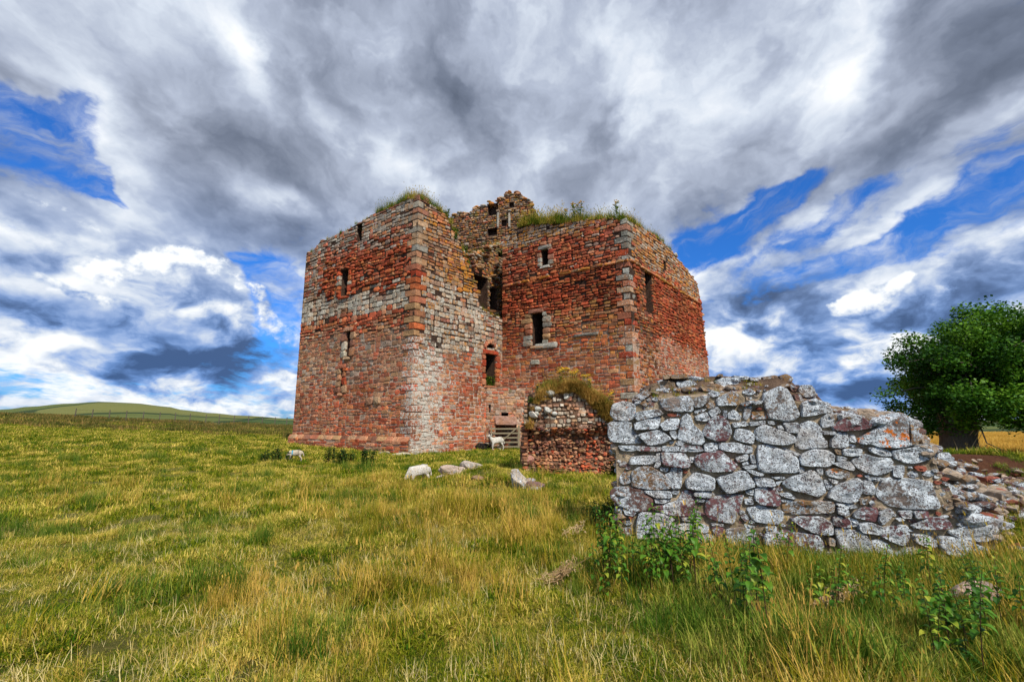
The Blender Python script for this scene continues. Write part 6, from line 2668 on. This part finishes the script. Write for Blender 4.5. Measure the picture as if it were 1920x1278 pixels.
def make_sheep(loc, yaw, s, pose, wool, label, cat, blue=None, name='lamb', pitch=0):
    """a sheep one unit long facing +x; pose: stand, graze or lie"""
    root = empty(name, loc, label, cat)
    root.rotation_euler = (0, 0, yaw)
    root.scale = (s, s, s)
    W = mat('wool', m_wool(wool, blue))
    H = .62 if pose != 'lie' else .24
    j = [(-.05, 0, H, .19, .20), (-.30, 0, H + .01, .17, .18), (-.42, 0, H + .0, .10, .11), (.20, 0, H + .0, .18, .19), (.33, 0, H + .03, .13, .14)]
    e = [(0, 1), (1, 2), (0, 3), (3, 4)]
    if pose == 'stand':
        j += [(.42, 0, H + .17, .085), (.46, 0, H + .28, .075), (.54, 0, H + .27, .055), (.61, 0, H + .23, .038)]
    elif pose == 'graze':
        j += [(.44, 0, H - .12, .095), (.52, 0, H - .28, .075), (.57, 0, H - .38, .058), (.60, 0, H - .48, .040)]
    else:
        j += [(.42, 0, H + .10, .09), (.48, 0, H + .18, .075), (.56, 0, H + .16, .055), (.63, 0, H + .11, .04)]
    e += [(4, 5), (5, 6), (6, 7), (7, 8)]
    # tail
    j.append((-.50, 0, H - .06, .035)); e.append((2, len(j) - 1))
    j.append((-.53, 0, H - .22, .028)); e.append((len(j) - 2, len(j) - 1))
    if pose != 'lie':
        for sx, side in ((.27, 1), (.27, -1)):
            st = {1: .03, -1: -.04}[side]
            k = len(j)
            j += [(sx, side * .09, H - .15, .075), (sx + .01 + st, side * .095, .31, .040), (sx + st * 1.4, side * .095, .10, .026), (sx + st * 1.6 + .02, side * .095, .02, .034)]
            e += [(3, k), (k, k + 1), (k + 1, k + 2), (k + 2, k + 3)]
        for sx, side in ((-.30, 1), (-.30, -1)):
            st = {1: -.05, -1: .03}[side]
            k = len(j)
            j += [(sx, side * .09, H - .14, .095), (sx + .03 + st, side * .10, .40, .062), (sx - .08 + st, side * .10, .25, .032), (sx - .04 + st, side * .10, .09, .026), (sx - .02 + st, side * .10, .02, .034)]
            e += [(1, k), (k, k + 1), (k + 1, k + 2), (k + 2, k + 3), (k + 3, k + 4)]
    else:
        for sx, side in ((.26, 1), (.26, -1), (-.24, 1), (-.24, -1)):
            k = len(j)
            j += [(sx, side * .16, .13, .07), (sx + .12, side * .20, .05, .036), (sx + .24, side * .18, .04, .028)]
            e += [(3 if sx > 0 else 1, k), (k, k + 1), (k + 1, k + 2)]
    body = skin_mesh('body', j, e, W, root)
    # ears, eyes, nose
    hx, hz = j[6][0], j[6][2]
    face_m = mat('sheep_face', m_wool(tuple(min(1, c * 1.08) for c in wool)))
    for side in (1, -1):
        mb = MB()
        p = Vector((hx - .01, side * .06, hz + .045))
        v, f = tube_vf([p, p + Vector((-.02, side * .07, .01)), p + Vector((-.035, side * .13, -.025))], [.022, .032, .006], 6)
        mb.add([(x, y, z) for x, y, z in v], f)
        o = mb.build('ear', face_m, smooth=True)
        o.parent = root
        mb = MB()
        fx, fz = j[7][0], j[7][2]
        v, f = rock_vf((fx - .005, side * .048, fz + .028), .011, random.Random(1), 1, facets=0)
        mb.add(v, f, (.01,) * 3)
        o = mb.build('eye', MAT_DARK)
        o.parent = root
    mb = MB()
    v, f = rock_vf((j[8][0] + .028, 0, j[8][2] - .0), .018, random.Random(2), .7, facets=0)
    mb.add(v, f)
    o = mb.build('nose', MAT_DARK)
    o.parent = root
    return root


MAT_DARK = mat('dark_skin', lambda g, b: g.put(b.inputs['Base Color'], (.03, .022, .022)))
WOOL = (.66, .60, .50)
q = at(553, 858, 19.6)
make_sheep((q.x, q.y, ground(q.x, q.y) - .02), math.radians(193), .62, 'graze', (.62, .54, .42), 'grazing lamb with a blue paint mark on its back in front of the tower', 'lamb', blue=(.16, .52))
q = at(785, 900, 13.6)
make_sheep((q.x, q.y, ground(q.x, q.y) - .20), math.radians(222), .76, 'graze', (.74, .70, .64), 'white lamb grazing head down in the long grass left of the mound', 'lamb')
q = at(931, 838, 28.1)
make_sheep((q.x, q.y, ground(q.x, q.y) - .01), math.radians(212), .98, 'stand', (.70, .68, .62), 'white lamb standing with raised head in front of the timber gate', 'lamb')
q = at(906, 836, 28.4)
make_sheep((q.x, q.y, ground(q.x, q.y) - .02), math.radians(20), 1.05, 'lie', (.022, .018, .018), 'black lamb lying against the tower wall left of the gate', 'lamb')

# ------------------------------------------------------------------ the field fence far off on the left
fence = empty('field_fence', (-50, 74, ground(-50, 74)), 'thin post and wire fence running along the crest of the far field on the left', 'fence')
prev = None
for px_ in (140, 172, 204, 236, 268, 299, 328, 356, 386, 411, 439, 466, 492, 516, 538):
    d = ray(px_, 785)
    Y = 70 + 6 * (px_ - 236) / 200
    x, y = d.x / d.y * Y, Y
    z = ground(x, y)
    mb = MB()
    v, f = tube_vf([(x, y, z - .2), (x + .02, y, z + 1.35)], [.07, .065], 6)
    mb.add(v, f)
    mb.build('post', MAT_BARK, fence, origin=(x, y, z))
    if prev:
        for h in (.35, .75, 1.15):
            mb = MB()
            v, f = tube_vf([(prev[0], prev[1], prev[2] + h), (x, y, z + h)], .008, 4)
            mb.add(v, f)
            mb.build('wire', MAT_DARK, fence)
    prev = (x, y, z)
